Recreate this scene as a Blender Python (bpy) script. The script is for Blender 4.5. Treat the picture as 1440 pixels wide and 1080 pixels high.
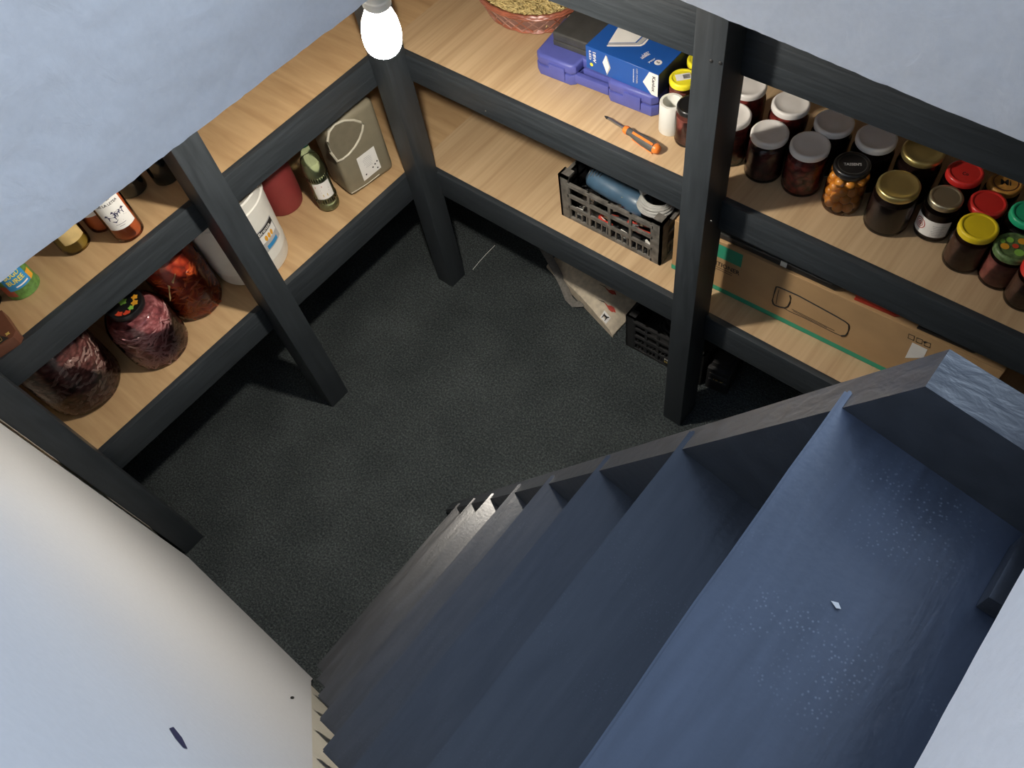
import bpy, bmesh, math, random
from mathutils import Vector, Matrix, noise, Euler
random.seed(7)
PI = math.pi
for o in list(bpy.data.objects): bpy.data.objects.remove(o, do_unlink=True)
SC = bpy.context.scene
COL = SC.collection

# ------------------------------------------------------------------ camera
H = 2.4                       # camera height above the cellar floor (m)
FPX = 1132.714                # focal length in pixels of the 1440x1080 frame
R = ((0.7649993, 0.6326939, -0.1203098), (0.4977257, -0.6993568, -0.5130003), (-0.4087116, 0.3325636, -0.8499155))
cam = bpy.data.cameras.new('camera'); cam.sensor_width = 36; cam.lens = FPX / 1440 * 36
cam.clip_start = 0.01
camo = bpy.data.objects.new('camera', cam); COL.objects.link(camo)
right, down, fwd = (Vector(r).normalized() for r in R)
M = Matrix((right, -down, -fwd)).transposed().to_4x4(); M.translation = (0, 0, H)
camo.matrix_world = M
SC.camera = camo

# ------------------------------------------------------------------ world, light, exposure
w = bpy.data.worlds.new('world'); SC.world = w; w.use_nodes = True
wn = w.node_tree; bg = wn.nodes['Background']; bg.inputs[1].default_value = 0.98
tcw = wn.nodes.new('ShaderNodeTexCoord'); sxyz = wn.nodes.new('ShaderNodeSeparateXYZ'); rw = wn.nodes.new('ShaderNodeValToRGB')
rw.color_ramp.elements[0].position = 0.0; rw.color_ramp.elements[0].color = (0.92, 0.93, 0.94, 1)      # hazy horizon
rw.color_ramp.elements[1].position = 0.9; rw.color_ramp.elements[1].color = (0.46, 0.64, 1.0, 1)       # blue zenith
wn.links.new(tcw.outputs['Generated'], sxyz.inputs[0]); wn.links.new(sxyz.outputs['Z'], rw.inputs[0]); wn.links.new(rw.outputs[0], bg.inputs[0])
wl = bpy.data.lights.new('upstairs_window_light', 'AREA'); wl.shape = 'RECTANGLE'; wl.size = 1.1; wl.size_y = 1.2
wl.energy = 68; wl.color = (0.66, 0.81, 1.0)
wlo = bpy.data.objects.new('upstairs_window_light', wl); COL.objects.link(wlo)
aim = Vector((-0.15, 0.05, 1.95)); wlo.location = aim + Vector((0.16, 1.0, 0.64)).normalized() * 3.6
wlo.rotation_euler = (aim - wlo.location).to_track_quat('-Z', 'Y').to_euler()
BULB = 1700.0
vs = SC.view_settings; vs.view_transform = 'Standard'; vs.look = 'None'; vs.exposure = 0.0; vs.gamma = 1.0; vs.use_curve_mapping = False

# ------------------------------------------------------------------ pixel -> point helpers
def ray(px, py):
    c = ((px - 720) / FPX, (py - 540) / FPX, 1.0)
    return Vector([sum(R[j][i] * c[j] for j in range(3)) for i in range(3)])
def at(px, py, z):
    d = ray(px, py); return Vector((0, 0, H)) + d * ((z - H) / d.z)
def on_y(px, py, y):
    d = ray(px, py); return Vector((0, 0, H)) + d * (y / d.y)
def on_x(px, py, x):
    d = ray(px, py); return Vector((0, 0, H)) + d * (x / d.x)

# ------------------------------------------------------------------ materials
MATS = {}
def nodes(name):
    m = bpy.data.materials.new(name); m.use_nodes = True; MATS[name] = m
    nt = m.node_tree; b = nt.nodes['Principled BSDF']
    return m, nt, b
def N(nt, t, **kw):
    n = nt.nodes.new(t)
    for k, v in kw.items():
        if k.startswith('i_'):
            key = k[2:]; key = int(key) if key.isdigit() else key.replace('_', ' ')
            n.inputs[key].default_value = v
        else: setattr(n, k, v)
    return n
def ramp(nt, src, stops):
    r = nt.nodes.new('ShaderNodeValToRGB'); cr = r.color_ramp
    while len(cr.elements) < len(stops): cr.elements.new(0.5)
    for e, (p, c) in zip(cr.elements, stops): e.position = p; e.color = (*c, 1)
    nt.links.new(src, r.inputs[0]); return r.outputs[0]
def coords(nt, scale=(1, 1, 1), kind='Object', rot=(0, 0, 0)):
    tc = nt.nodes.new('ShaderNodeTexCoord'); mp = nt.nodes.new('ShaderNodeMapping')
    mp.inputs['Scale'].default_value = scale; mp.inputs['Rotation'].default_value = rot
    nt.links.new(tc.outputs[kind], mp.inputs[0]); return mp.outputs[0]
def plain(name, col, rough=0.5, metal=0.0, var=0.12, scale=30, bump=0.0, bscale=80, stretch=(1, 1, 1), coat=0.0, spec=0.5, trans=0.0):
    m, nt, b = nodes(name)
    v = coords(nt, stretch)
    n = N(nt, 'ShaderNodeTexNoise', i_Scale=scale, i_Detail=4.0); nt.links.new(v, n.inputs['Vector'])
    lo = tuple(c * (1 - var) for c in col); hi = tuple(min(1, c * (1 + var)) for c in col)
    nt.links.new(ramp(nt, n.outputs['Fac'], [(0.3, lo), (0.7, hi)]), b.inputs['Base Color'])
    b.inputs['Roughness'].default_value = rough; b.inputs['Metallic'].default_value = metal
    b.inputs['Coat Weight'].default_value = coat; b.inputs['Specular IOR Level'].default_value = spec
    if trans: b.inputs['Transmission Weight'].default_value = trans
    if bump:
        n2 = N(nt, 'ShaderNodeTexNoise', i_Scale=bscale, i_Detail=3.0); nt.links.new(v, n2.inputs['Vector'])
        bp = N(nt, 'ShaderNodeBump', i_Strength=bump, i_Distance=0.002); nt.links.new(n2.outputs['Fac'], bp.inputs['Height'])
        nt.links.new(bp.outputs[0], b.inputs['Normal'])
    return m
def wood(name, grain_axis, c0, c1):
    m, nt, b = nodes(name)
    sc = (26, 1.6, 1) if grain_axis == 'y' else (1.6, 26, 1)
    v = coords(nt, sc)
    n = N(nt, 'ShaderNodeTexNoise', i_Scale=1.0, i_Detail=6.0, i_Distortion=0.6); nt.links.new(v, n.inputs['Vector'])
    v2 = coords(nt, (sc[0] * 5, sc[1] * 2, 1)); n2 = N(nt, 'ShaderNodeTexNoise', i_Scale=1.0, i_Detail=2.0); nt.links.new(v2, n2.inputs['Vector'])
    mx = N(nt, 'ShaderNodeMath', operation='MULTIPLY_ADD', i_1=0.35, i_2=0.0); nt.links.new(n2.outputs['Fac'], mx.inputs[0])
    ad = N(nt, 'ShaderNodeMath', operation='MULTIPLY_ADD', i_1=0.65); nt.links.new(n.outputs['Fac'], ad.inputs[0]); nt.links.new(mx.outputs[0], ad.inputs[2])
    nt.links.new(ramp(nt, ad.outputs[0], [(0.32, c0), (0.62, c1)]), b.inputs['Base Color'])
    b.inputs['Roughness'].default_value = 0.5
    return m
def paint(name, col, rough, stretch, bump, knot=None, speck=0.0, spec=0.5):
    m, nt, b = nodes(name)
    v = coords(nt, stretch)
    n = N(nt, 'ShaderNodeTexNoise', i_Scale=14.0, i_Detail=5.0, i_Distortion=0.4); nt.links.new(v, n.inputs['Vector'])
    nt.links.new(ramp(nt, n.outputs['Fac'], [(0.3, tuple(c * 0.8 for c in col)), (0.7, tuple(c * 1.25 for c in col))]), b.inputs['Base Color'])
    rr = N(nt, 'ShaderNodeMapRange', i_3=rough - 0.06, i_4=rough + 0.1); nt.links.new(n.outputs['Fac'], rr.inputs[0]); nt.links.new(rr.outputs[0], b.inputs['Roughness'])
    b.inputs['Specular IOR Level'].default_value = spec
    h = n.outputs['Fac']
    bp = N(nt, 'ShaderNodeBump', i_Strength=bump, i_Distance=0.002); nt.links.new(h, bp.inputs['Height']); last = bp
    if speck:
        sv = coords(nt, (1, 1, 1)); vo = N(nt, 'ShaderNodeTexVoronoi', i_Scale=330.0); nt.links.new(sv, vo.inputs['Vector'])
        big = N(nt, 'ShaderNodeTexNoise', i_Scale=14.0, i_Detail=6.0); nt.links.new(sv, big.inputs['Vector'])
        lt = N(nt, 'ShaderNodeMapRange', i_1=0.0, i_2=0.30, i_3=1.0, i_4=0.0); nt.links.new(vo.outputs['Distance'], lt.inputs[0])
        sel = N(nt, 'ShaderNodeMapRange', i_1=0.5, i_2=0.66, i_3=0.0, i_4=1.0); nt.links.new(big.outputs['Fac'], sel.inputs[0])
        mu = N(nt, 'ShaderNodeMath', operation='MULTIPLY'); nt.links.new(lt.outputs[0], mu.inputs[0]); nt.links.new(sel.outputs[0], mu.inputs[1])
        mc = N(nt, 'ShaderNodeMix', data_type='RGBA'); mc.inputs[7].default_value = (0.30, 0.34, 0.40, 1)
        mf = N(nt, 'ShaderNodeMath', operation='MULTIPLY', i_1=speck); nt.links.new(mu.outputs[0], mf.inputs[0]); nt.links.new(mf.outputs[0], mc.inputs[0])
        nt.links.new(b.inputs['Base Color'].links[0].from_socket, mc.inputs[6]); nt.links.new(mc.outputs[2], b.inputs['Base Color'])
        op = N(nt, 'ShaderNodeTexNoise', i_Scale=160.0, i_Detail=2.0); nt.links.new(sv, op.inputs['Vector'])
        b2 = N(nt, 'ShaderNodeBump', i_Strength=0.18, i_Distance=0.001); nt.links.new(op.outputs['Fac'], b2.inputs['Height']); nt.links.new(bp.outputs[0], b2.inputs['Normal']); last = b2
    if knot is not None:
        tc = nt.nodes.new('ShaderNodeTexCoord'); sub = N(nt, 'ShaderNodeVectorMath', operation='DISTANCE'); nt.links.new(tc.outputs['Object'], sub.inputs[0]); sub.inputs[1].default_value = knot
        wv = N(nt, 'ShaderNodeMath', operation='SINE'); k = N(nt, 'ShaderNodeMath', operation='MULTIPLY', i_1=620.0); nt.links.new(sub.outputs['Value'], k.inputs[0]); nt.links.new(k.outputs[0], wv.inputs[0])
        fall = N(nt, 'ShaderNodeMapRange', i_1=0.0, i_2=0.045, i_3=1.0, i_4=0.0); nt.links.new(sub.outputs['Value'], fall.inputs[0])
        mu = N(nt, 'ShaderNodeMath', operation='MULTIPLY'); nt.links.new(wv.outputs[0], mu.inputs[0]); nt.links.new(fall.outputs[0], mu.inputs[1])
        b3 = N(nt, 'ShaderNodeBump', i_Strength=0.25, i_Distance=0.001); nt.links.new(mu.outputs[0], b3.inputs['Height']); nt.links.new(last.outputs[0], b3.inputs['Normal']); last = b3
    nt.links.new(last.outputs[0], b.inputs['Normal'])
    return m
def glass(name, tint=(1, 1, 1), rough=0.03):
    m = bpy.data.materials.new(name); m.use_nodes = True; nt = m.node_tree; nt.nodes.clear()
    out = nt.nodes.new('ShaderNodeOutputMaterial'); t = N(nt, 'ShaderNodeBsdfTransparent'); t.inputs[0].default_value = (*tint, 1)
    g = N(nt, 'ShaderNodeBsdfGlossy'); g.inputs['Roughness'].default_value = rough
    v = coords(nt); n = N(nt, 'ShaderNodeTexNoise', i_Scale=40.0); nt.links.new(v, n.inputs['Vector'])
    bp = N(nt, 'ShaderNodeBump', i_Strength=0.05, i_Distance=0.002); nt.links.new(n.outputs['Fac'], bp.inputs['Height']); nt.links.new(bp.outputs[0], g.inputs['Normal'])
    f = N(nt, 'ShaderNodeFresnel', i_IOR=1.5); mx = N(nt, 'ShaderNodeMixShader')
    nt.links.new(f.outputs[0], mx.inputs[0]); nt.links.new(t.outputs[0], mx.inputs[1]); nt.links.new(g.outputs[0], mx.inputs[2]); nt.links.new(mx.outputs[0], out.inputs[0])
    MATS[name] = m; return m
def voro(name, cols, scale, rough=0.35, bump=0.6, stretch=(1, 1, 1)):
    m, nt, b = nodes(name)
    v = coords(nt, stretch)
    nz = N(nt, 'ShaderNodeTexNoise', i_Scale=scale * 0.6, i_Detail=3.0); nt.links.new(v, nz.inputs['Vector'])
    mixv = N(nt, 'ShaderNodeMix', data_type='RGBA', blend_type='ADD'); mixv.inputs[0].default_value = 0.03
    nt.links.new(v, mixv.inputs[6]); nt.links.new(nz.outputs['Color'], mixv.inputs[7])
    vo = N(nt, 'ShaderNodeTexVoronoi', i_Scale=scale); nt.links.new(mixv.outputs[2], vo.inputs['Vector'])
    nt.links.new(ramp(nt, vo.outputs['Distance'], cols), b.inputs['Base Color'])
    b.inputs['Roughness'].default_value = rough
    bp = N(nt, 'ShaderNodeBump', i_Strength=bump, i_Distance=0.004, invert=True); nt.links.new(vo.outputs['Distance'], bp.inputs['Height']); nt.links.new(bp.outputs[0], b.inputs['Normal'])
    return m

ANTH = (0.030, 0.036, 0.042)
paint('frame_paint_x', ANTH, 0.40, (0.5, 7, 7), 0.6)
paint('frame_paint_y', ANTH, 0.40, (7, 0.5, 7), 0.5)
paint('frame_paint_z', ANTH, 0.42, (5, 5, 0.5), 0.12)
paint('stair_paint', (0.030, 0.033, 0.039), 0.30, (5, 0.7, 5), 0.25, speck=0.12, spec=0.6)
paint('stringer_paint', (0.032, 0.036, 0.043), 0.40, (3, 6, 3), 0.5)
#paint('cut_end_paint', (0.040, 0.048, 0.06), 0.5, (10, 10, 10), 1.0)
paint('stair_paint_daylit', (0.042, 0.055, 0.083), 0.32, (5, 0.7, 5), 0.2, knot=at(1010, 1012, 1.896), speck=0.6, spec=1.0)  # the stair paint again, with bluish daylight mixed into its colour
wood('laminate_y', 'y', (0.41, 0.275, 0.150), (0.56, 0.400, 0.235))
wood('laminate_x', 'x', (0.42, 0.265, 0.130), (0.57, 0.385, 0.205))
plain('laminate_edge', (0.30, 0.20, 0.12), 0.6)
def plaster_mat(name, col, s1, b1, s2, b2):
    m, nt, b = nodes(name)
    v = coords(nt)
    n = N(nt, 'ShaderNodeTexNoise', i_Scale=s1, i_Detail=6.0, i_Roughness=0.6, i_Distortion=0.8); nt.links.new(v, n.inputs['Vector'])
    n2 = N(nt, 'ShaderNodeTexNoise', i_Scale=s2, i_Detail=3.0); nt.links.new(v, n2.inputs['Vector'])
    nt.links.new(ramp(nt, n2.outputs['Fac'], [(0.3, tuple(c * 0.96 for c in col)), (0.7, col)]), b.inputs['Base Color'])
    b.inputs['Roughness'].default_value = 0.98
    a = N(nt, 'ShaderNodeBump', i_Strength=b1, i_Distance=0.006); nt.links.new(n.outputs['Fac'], a.inputs['Height'])
    c = N(nt, 'ShaderNodeBump', i_Strength=b2, i_Distance=0.002); nt.links.new(n2.outputs['Fac'], c.inputs['Height']); nt.links.new(a.outputs[0], c.inputs['Normal'])
    nt.links.new(c.outputs[0], b.inputs['Normal']); return m
plaster_mat('rough_plaster', (0.87, 0.87, 0.87), 22, 0.22, 130, 0.12)
plaster_mat('smooth_wall', (0.63, 0.64, 0.655), 7, 0.10, 120, 0.05)
plaster_mat('cream_wall', (0.66, 0.63, 0.54), 25, 0.35, 140, 0.2)
plaster_mat('cellar_wall', (0.62, 0.61, 0.58), 12, 0.4, 90, 0.2)
def carpet_mat():
    m, nt, b = nodes('carpet')
    v = coords(nt)
    n = N(nt, 'ShaderNodeTexNoise', i_Scale=150.0, i_Detail=4.0, i_Roughness=0.7); nt.links.new(v, n.inputs['Vector'])
    n2 = N(nt, 'ShaderNodeTexVoronoi', i_Scale=230.0); nt.links.new(v, n2.inputs['Vector'])
    big = N(nt, 'ShaderNodeTexNoise', i_Scale=5.0, i_Detail=3.0); nt.links.new(v, big.inputs['Vector'])
    mu = N(nt, 'ShaderNodeMath', operation='MULTIPLY_ADD', i_1=0.25); nt.links.new(big.outputs['Fac'], mu.inputs[0]); nt.links.new(n.outputs['Fac'], mu.inputs[2])
    nt.links.new(ramp(nt, mu.outputs[0], [(0.42, (0.016, 0.020, 0.021)), (0.62, (0.046, 0.054, 0.056)), (0.82, (0.10, 0.115, 0.115))]), b.inputs['Base Color'])
    b.inputs['Roughness'].default_value = 0.95; b.inputs['Specular IOR Level'].default_value = 0.1
    bp = N(nt, 'ShaderNodeBump', i_Strength=0.8, i_Distance=0.004); nt.links.new(n2.outputs['Distance'], bp.inputs['Height']); nt.links.new(bp.outputs[0], b.inputs['Normal'])
carpet_mat()
P = plain
P('white_lid', (0.80, 0.77, 0.74), 0.35, var=0.03); P('black_lid', (0.012, 0.012, 0.013), 0.3, var=0.05, coat=0.4)
P('gold_lid', (0.62, 0.50, 0.20), 0.32, 0.85, var=0.06); P('pale_gold_lid', (0.55, 0.48, 0.33), 0.34, 0.85, var=0.06)
P('red_lid', (0.62, 0.03, 0.025), 0.32, var=0.05, coat=0.4); P('yellow_lid', (0.80, 0.60, 0.02), 0.35, var=0.05, coat=0.3); P('bright_yellow_lid', (0.85, 0.75, 0.03), 0.35, var=0.05, coat=0.3)
P('green_lid', (0.02, 0.42, 0.20), 0.32, var=0.05, coat=0.4); P('orange_lid', (0.55, 0.27, 0.06), 0.4, var=0.25, scale=60); P('fruit_print', (0.10, 0.16, 0.06), 0.4, var=0.5, scale=120)
P('white_paper', (0.80, 0.79, 0.76), 0.7, var=0.03); P('grey_print', (0.42, 0.42, 0.42), 0.7); P('black_print', (0.015, 0.015, 0.016), 0.6); P('red_print', (0.45, 0.05, 0.03), 0.6)
P('navy_print', (0.03, 0.03, 0.08), 0.6); P('gold_print', (0.55, 0.40, 0.10), 0.5); P('green_print', (0.03, 0.33, 0.20), 0.6, var=0.06); P('yellow_print', (0.85, 0.72, 0.05), 0.6); P('blue_print', (0.03, 0.25, 0.55), 0.5)
P('cardboard', (0.46, 0.29, 0.14), 0.8, var=0.08, scale=12, bump=0.1); P('dark_card', (0.12, 0.045, 0.025), 0.5)
P('blue_plastic', (0.085, 0.10, 0.36), 0.45, var=0.06, bump=0.12, bscale=400); P('blue_carton', (0.012, 0.085, 0.36), 0.4, var=0.08, scale=8); P('navy_carton', (0.02, 0.03, 0.07), 0.5)
P('black_plastic', (0.022, 0.022, 0.023), 0.45, var=0.2, bump=0.1); P('dusty_plastic', (0.125, 0.118, 0.105), 0.6, var=0.45, scale=40, bump=0.2); P('dark_grey_plastic', (0.05, 0.05, 0.048), 0.5, var=0.2, bump=0.2, bscale=300)
P('orange_plastic', (0.75, 0.20, 0.03), 0.4); P('grey_rubber', (0.07, 0.07, 0.065), 0.6); P('steel', (0.5, 0.48, 0.45), 0.3, 1.0); P('white_plastic', (0.74, 0.73, 0.68), 0.45, var=0.04); P('red_plastic', (0.24, 0.035, 0.035), 0.55, var=0.06)
P('jerrycan_plastic', (0.22, 0.195, 0.135), 0.5, var=0.06, bump=0.1); P('jerrycan_rim', (0.55, 0.52, 0.42), 0.45); P('grip_recess_shade', (0.17, 0.15, 0.105), 0.5)
P('grey_cable', (0.42, 0.42, 0.40), 0.5); P('slate_blue', (0.06, 0.12, 0.19), 0.4, coat=0.2); P('red_handle', (0.55, 0.05, 0.03), 0.4); P('beige_canvas', (0.60, 0.52, 0.40), 0.9, var=0.15, scale=60, bump=0.3, bscale=500); P('grey_strap', (0.17, 0.16, 0.145), 0.9, var=0.2, scale=120)
P('copper_willow', (0.30, 0.095, 0.055), 0.3, var=0.3, scale=25, coat=0.5); P('pale_willow', (0.30, 0.16, 0.125), 0.45, var=0.3, scale=25); P('basket_lining', (0.22, 0.115, 0.095), 0.6); P('straw', (0.60, 0.47, 0.20), 0.7, var=0.3, scale=60)
P('pvc', (0.74, 0.74, 0.69), 0.45, var=0.03); P('pvc_inside', (0.45, 0.44, 0.39), 0.6)
glass('clear_glass', (0.96, 0.97, 0.96)); glass('green_glass', (0.92, 0.96, 0.86)); glass('wine_glass', (0.86, 0.80, 0.55)); glass('rose_glass', (0.95, 0.72, 0.60))
P('dark_bottle', (0.008, 0.011, 0.010), 0.12, var=0.05, coat=0.6)
P('rose_wine', (0.58, 0.24, 0.11), 0.25, var=0.1); P('white_wine', (0.35, 0.27, 0.09), 0.25, var=0.1); P('oil', (0.56, 0.58, 0.40), 0.25, var=0.06)
P('dark_jam', (0.018, 0.008, 0.007), 0.3, var=0.4, scale=50, bump=0.3); P('brown_jam', (0.075, 0.034, 0.022), 0.35, var=0.4, scale=60, bump=0.5); P('pink_jam', (0.26, 0.08, 0.065), 0.35, var=0.35, scale=70, bump=0.4)
voro('cherry_fruit', [(0.1, (0.36, 0.055, 0.04)), (0.6, (0.15, 0.022, 0.02)), (0.9, (0.03, 0.008, 0.008))], 55)
voro('plum_fruit', [(0.1, (0.13, 0.032, 0.028)), (0.6, (0.055, 0.012, 0.013)), (0.9, (0.012, 0.005, 0.005))], 45)
P('apricot', (0.66, 0.25, 0.028), 0.3, var=0.12, coat=0.4); P('syrup', (0.45, 0.15, 0.02), 0.3)
voro('red_cabbage', [(0.05, (0.58, 0.28, 0.29)), (0.4, (0.38, 0.115, 0.125)), (0.9, (0.11, 0.025, 0.03))], 60, bump=0.25, stretch=(1, 1, 1.6))
voro('dark_cabbage', [(0.05, (0.36, 0.19, 0.17)), (0.4, (0.19, 0.065, 0.06)), (0.9, (0.04, 0.016, 0.015))], 50, bump=0.25, stretch=(1, 1, 1.8))
voro('red_pepper', [(0.05, (0.65, 0.11, 0.035)), (0.5, (0.45, 0.045, 0.018)), (0.9, (0.16, 0.018, 0.010))], 45, bump=0.25)
P('cabbage_slice', (0.62, 0.30, 0.31), 0.35, var=0.4, scale=40); P('dark_slice', (0.46, 0.28, 0.25), 0.35, var=0.6, scale=40); P('pepper_slice', (0.72, 0.13, 0.03), 0.35, var=0.4, scale=40); P('pale_strip', (0.60, 0.45, 0.20), 0.5, var=0.15)
P('lid_flower_red', (0.65, 0.07, 0.03), 0.4); P('lid_flower_orange', (0.75, 0.36, 0.03), 0.4); P('lid_leaf_green', (0.25, 0.50, 0.08), 0.4); P('can_green', (0.10, 0.22, 0.05), 0.4, var=0.5, scale=70); P('can_red', (0.35, 0.07, 0.04), 0.4)
def emit(name, col, s):
    m, nt, b = nodes(name); b.inputs['Emission Color'].default_value = (*col, 1); b.inputs['Emission Strength'].default_value = s; b.inputs['Base Color'].default_value = (0.9, 0.9, 0.88, 1)
emit('bulb_glow', (1.0, 0.92, 0.80), BULB)
emit('bulb_side', (1.0, 0.92, 0.80), 30.0)

# ------------------------------------------------------------------ mesh helpers
def link(name, me, mat, parent=None, smooth=False):
    if mat: me.materials.append(MATS[mat])
    if smooth:
        for p in me.polygons: p.use_smooth = True
        try: me.set_sharp_from_angle(angle=math.radians(40))
        except Exception: pass
    o = bpy.data.objects.new(name, me); COL.objects.link(o)
    if parent: o.parent = parent
    return o
def mesh(name, v, f, mat, parent=None, smooth=False, world=False):
    if world and parent: 
        inv = parent_matrix(parent).inverted(); v = [inv @ Vector(p) for p in v]
    me = bpy.data.meshes.new(name); me.from_pydata([tuple(p) for p in v], [], f); me.update()
    bm = bmesh.new(); bm.from_mesh(me); bmesh.ops.recalc_face_normals(bm, faces=bm.faces); bm.to_mesh(me); bm.free()
    return link(name, me, mat, parent, smooth)
def parent_matrix(p):
    m = Matrix.LocRotScale(p.location, p.rotation_euler, p.scale)
    return parent_matrix(p.parent) @ m if p.parent else m
def box(name, a, b, mat, parent=None, bev=0.0, seg=2, world=False):
    a = Vector(a); b = Vector(b)
    off = Vector((0, 0, 0))
    bm = bmesh.new(); bmesh.ops.create_cube(bm, size=1)
    c = (a + b) / 2; s = b - a
    for v in bm.verts: v.co = Vector((v.co.x * s.x, v.co.y * s.y, v.co.z * s.z)) + c
    if bev: bmesh.ops.bevel(bm, geom=bm.edges[:], offset=bev, segments=seg, affect='EDGES', profile=0.6)
    if world and parent:
        inv = parent_matrix(parent).inverted()
        for v in bm.verts: v.co = inv @ v.co
    me = bpy.data.meshes.new(name); bm.to_mesh(me); bm.free()
    return link(name, me, mat, parent, bool(bev))
def lathe_vf(prof, n=32, cx=0, cy=0):
    v = []; f = []; rings = []
    for r, z in prof:
        if r < 1e-6: v.append((cx, cy, z)); rings.append([len(v) - 1])
        else:
            i0 = len(v)
            for k in range(n): v.append((cx + r * math.cos(2 * PI * k / n), cy + r * math.sin(2 * PI * k / n), z))
            rings.append(list(range(i0, i0 + n)))
    for A, B in zip(rings, rings[1:]):
        for k in range(n):
            a0 = A[k % len(A)]; a1 = A[(k + 1) % len(A)]; b0 = B[k % len(B)]; b1 = B[(k + 1) % len(B)]
            q = []
            for i in (a0, a1, b1, b0):
                if i not in q: q.append(i)
            if len(q) > 2: f.append(q)
    return v, f
def lathe(name, prof, mat, parent=None, n=32, cx=0, cy=0):
    v, f = lathe_vf(prof, n, cx, cy); return mesh(name, v, f, mat, parent, True)
def prism(name, pts, z0, z1, mat, parent=None, bev=0.0, world=False, seg=2):
    bm = bmesh.new(); lo = [bm.verts.new((x, y, z0)) for x, y in pts]; fa = bm.faces.new(lo)
    r = bmesh.ops.extrude_face_region(bm, geom=[fa]); 
    for g in r['geom']:
        if isinstance(g, bmesh.types.BMVert): g.co.z = z1
    bmesh.ops.recalc_face_normals(bm, faces=bm.faces)
    if bev: bmesh.ops.bevel(bm, geom=[e for e in bm.edges if abs(e.verts[0].co.z - e.verts[1].co.z) < 1e-6], offset=bev, segments=seg, affect='EDGES', profile=0.6)
    if world and parent:
        inv = parent_matrix(parent).inverted()
        for v in bm.verts: v.co = inv @ v.co
    me = bpy.data.meshes.new(name); bm.to_mesh(me); bm.free(); return link(name, me, mat, parent, bool(bev))
def tube_vf(path, r, n=8, closed=False, flat=1.0):
    path = [Vector(p) for p in path]; v = []; f = []; m = len(path)
    up = Vector((0, 0, 1))
    for i, p in enumerate(path):
        a = path[(i - 1) % m] if closed or i > 0 else p; b = path[(i + 1) % m] if closed or i < m - 1 else p
        t = (b - a).normalized(); s = t.cross(up)
        if s.length < 1e-3: s = t.cross(Vector((1, 0, 0)))
        s.normalize(); u = s.cross(t).normalized()
        rr = r[i] if isinstance(r, (list, tuple)) else r
        for k in range(n):
            an = 2 * PI * k / n; v.append(p + s * (rr * math.cos(an)) + u * (rr * flat * math.sin(an)))
    for i in range(m if closed else m - 1):
        for k in range(n):
            j = (i + 1) % m; f.append([i * n + k, i * n + (k + 1) % n, j * n + (k + 1) % n, j * n + k])
    if not closed: f.append(list(range(n))[::-1]); f.append([(m - 1) * n + k for k in range(n)])
    return v, f
def tube(name, path, r, mat, parent=None, n=8, closed=False, flat=1.0, world=False):
    v, f = tube_vf(path, r, n, closed, flat); return mesh(name, v, f, mat, parent, True, world)
def join(parts):
    v = []; f = []
    for a, b in parts:
        o = len(v); v += list(a); f += [[i + o for i in q] for q in b]
    return v, f
def boxvf(a, b):
    x0, y0, z0 = a; x1, y1, z1 = b
    v = [(x, y, z) for z in (z0, z1) for y in (y0, y1) for x in (x0, x1)]
    return v, [[0, 2, 3, 1], [4, 5, 7, 6], [0, 1, 5, 4], [2, 6, 7, 3], [0, 4, 6, 2], [1, 3, 7, 5]]
def thing(name, label, cat, loc=(0, 0, 0), rotz=0, group=None, rot=None):
    o = bpy.data.objects.new(name, None); COL.objects.link(o); o.empty_display_size = 0.05
    o.location = loc; o.rotation_euler = rot if rot else (0, 0, rotz)
    return tag(o, label, cat, group)
def tag(o, label, cat, group=None):
    o['label'] = label; o['category'] = cat
    if group: o['group'] = group
    return o
def struct(o): o['kind'] = 'structure'; return o
_tc = {}
def text_vf(s):
    if s in _tc: return _tc[s]
    cu = bpy.data.curves.new('lettering', 'FONT'); cu.body = s; cu.size = 1; cu.resolution_u = 2; cu.offset = 0.018
    ob = bpy.data.objects.new('lettering', cu); COL.objects.link(ob)
    dg = bpy.context.evaluated_depsgraph_get(); me = bpy.data.meshes.new_from_object(ob.evaluated_get(dg))
    v = [tuple(p.co) for p in me.vertices]; f = [list(p.vertices) for p in me.polygons]
    bpy.data.objects.remove(ob); bpy.data.curves.remove(cu); bpy.data.meshes.remove(me)
    xs = [p[0] for p in v]; ys = [p[1] for p in v]
    x0, x1, y0, y1 = min(xs), max(xs), min(ys), max(ys)
    v = [((p[0] - x0) / (x1 - x0) - 0.5, (p[1] - y0) / (y1 - y0) - 0.5) for p in v]     # unit box, centred
    _tc[s] = (v, f); return _tc[s]
def flat(name, pts2, faces, o, u, v, mat, parent):          # 2-D figure on a plane: o + u*x + v*y
    o, u, v = Vector(o), Vector(u), Vector(v)
    return mesh(name, [o + u * x + v * y for x, y in pts2], faces, mat, parent)
def lettering(s, o, u, v, wd, ht, mat, parent, name='lettering'):
    t, f = text_vf(s); u = Vector(u).normalized(); v = Vector(v).normalized()
    return flat(name, [(x * wd, y * ht) for x, y in t], f, o, u, v, mat, parent)
def poly(name, pts, o, u, v, mat, parent): return flat(name, pts, [list(range(len(pts)))], o, u, v, mat, parent)
def wrap(name, pts2, faces, r, a0, z0, mat, parent):        # 2-D figure (metres) on a cylinder about local z
    return mesh(name, [(r * math.cos(a0 + x / r), r * math.sin(a0 + x / r), z0 + y) for x, y in pts2], faces, mat, parent)
def patch(name, r, a0, wd, z0, z1, mat, parent, n=14):
    pts = []; f = []
    for i in range(n + 1):
        x = -wd / 2 + wd * i / n; pts += [(x, z0), (x, z1)]
    for i in range(n): f.append([2 * i, 2 * i + 2, 2 * i + 3, 2 * i + 1])
    return wrap(name, pts, f, r, a0, 0, mat, parent)
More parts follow.
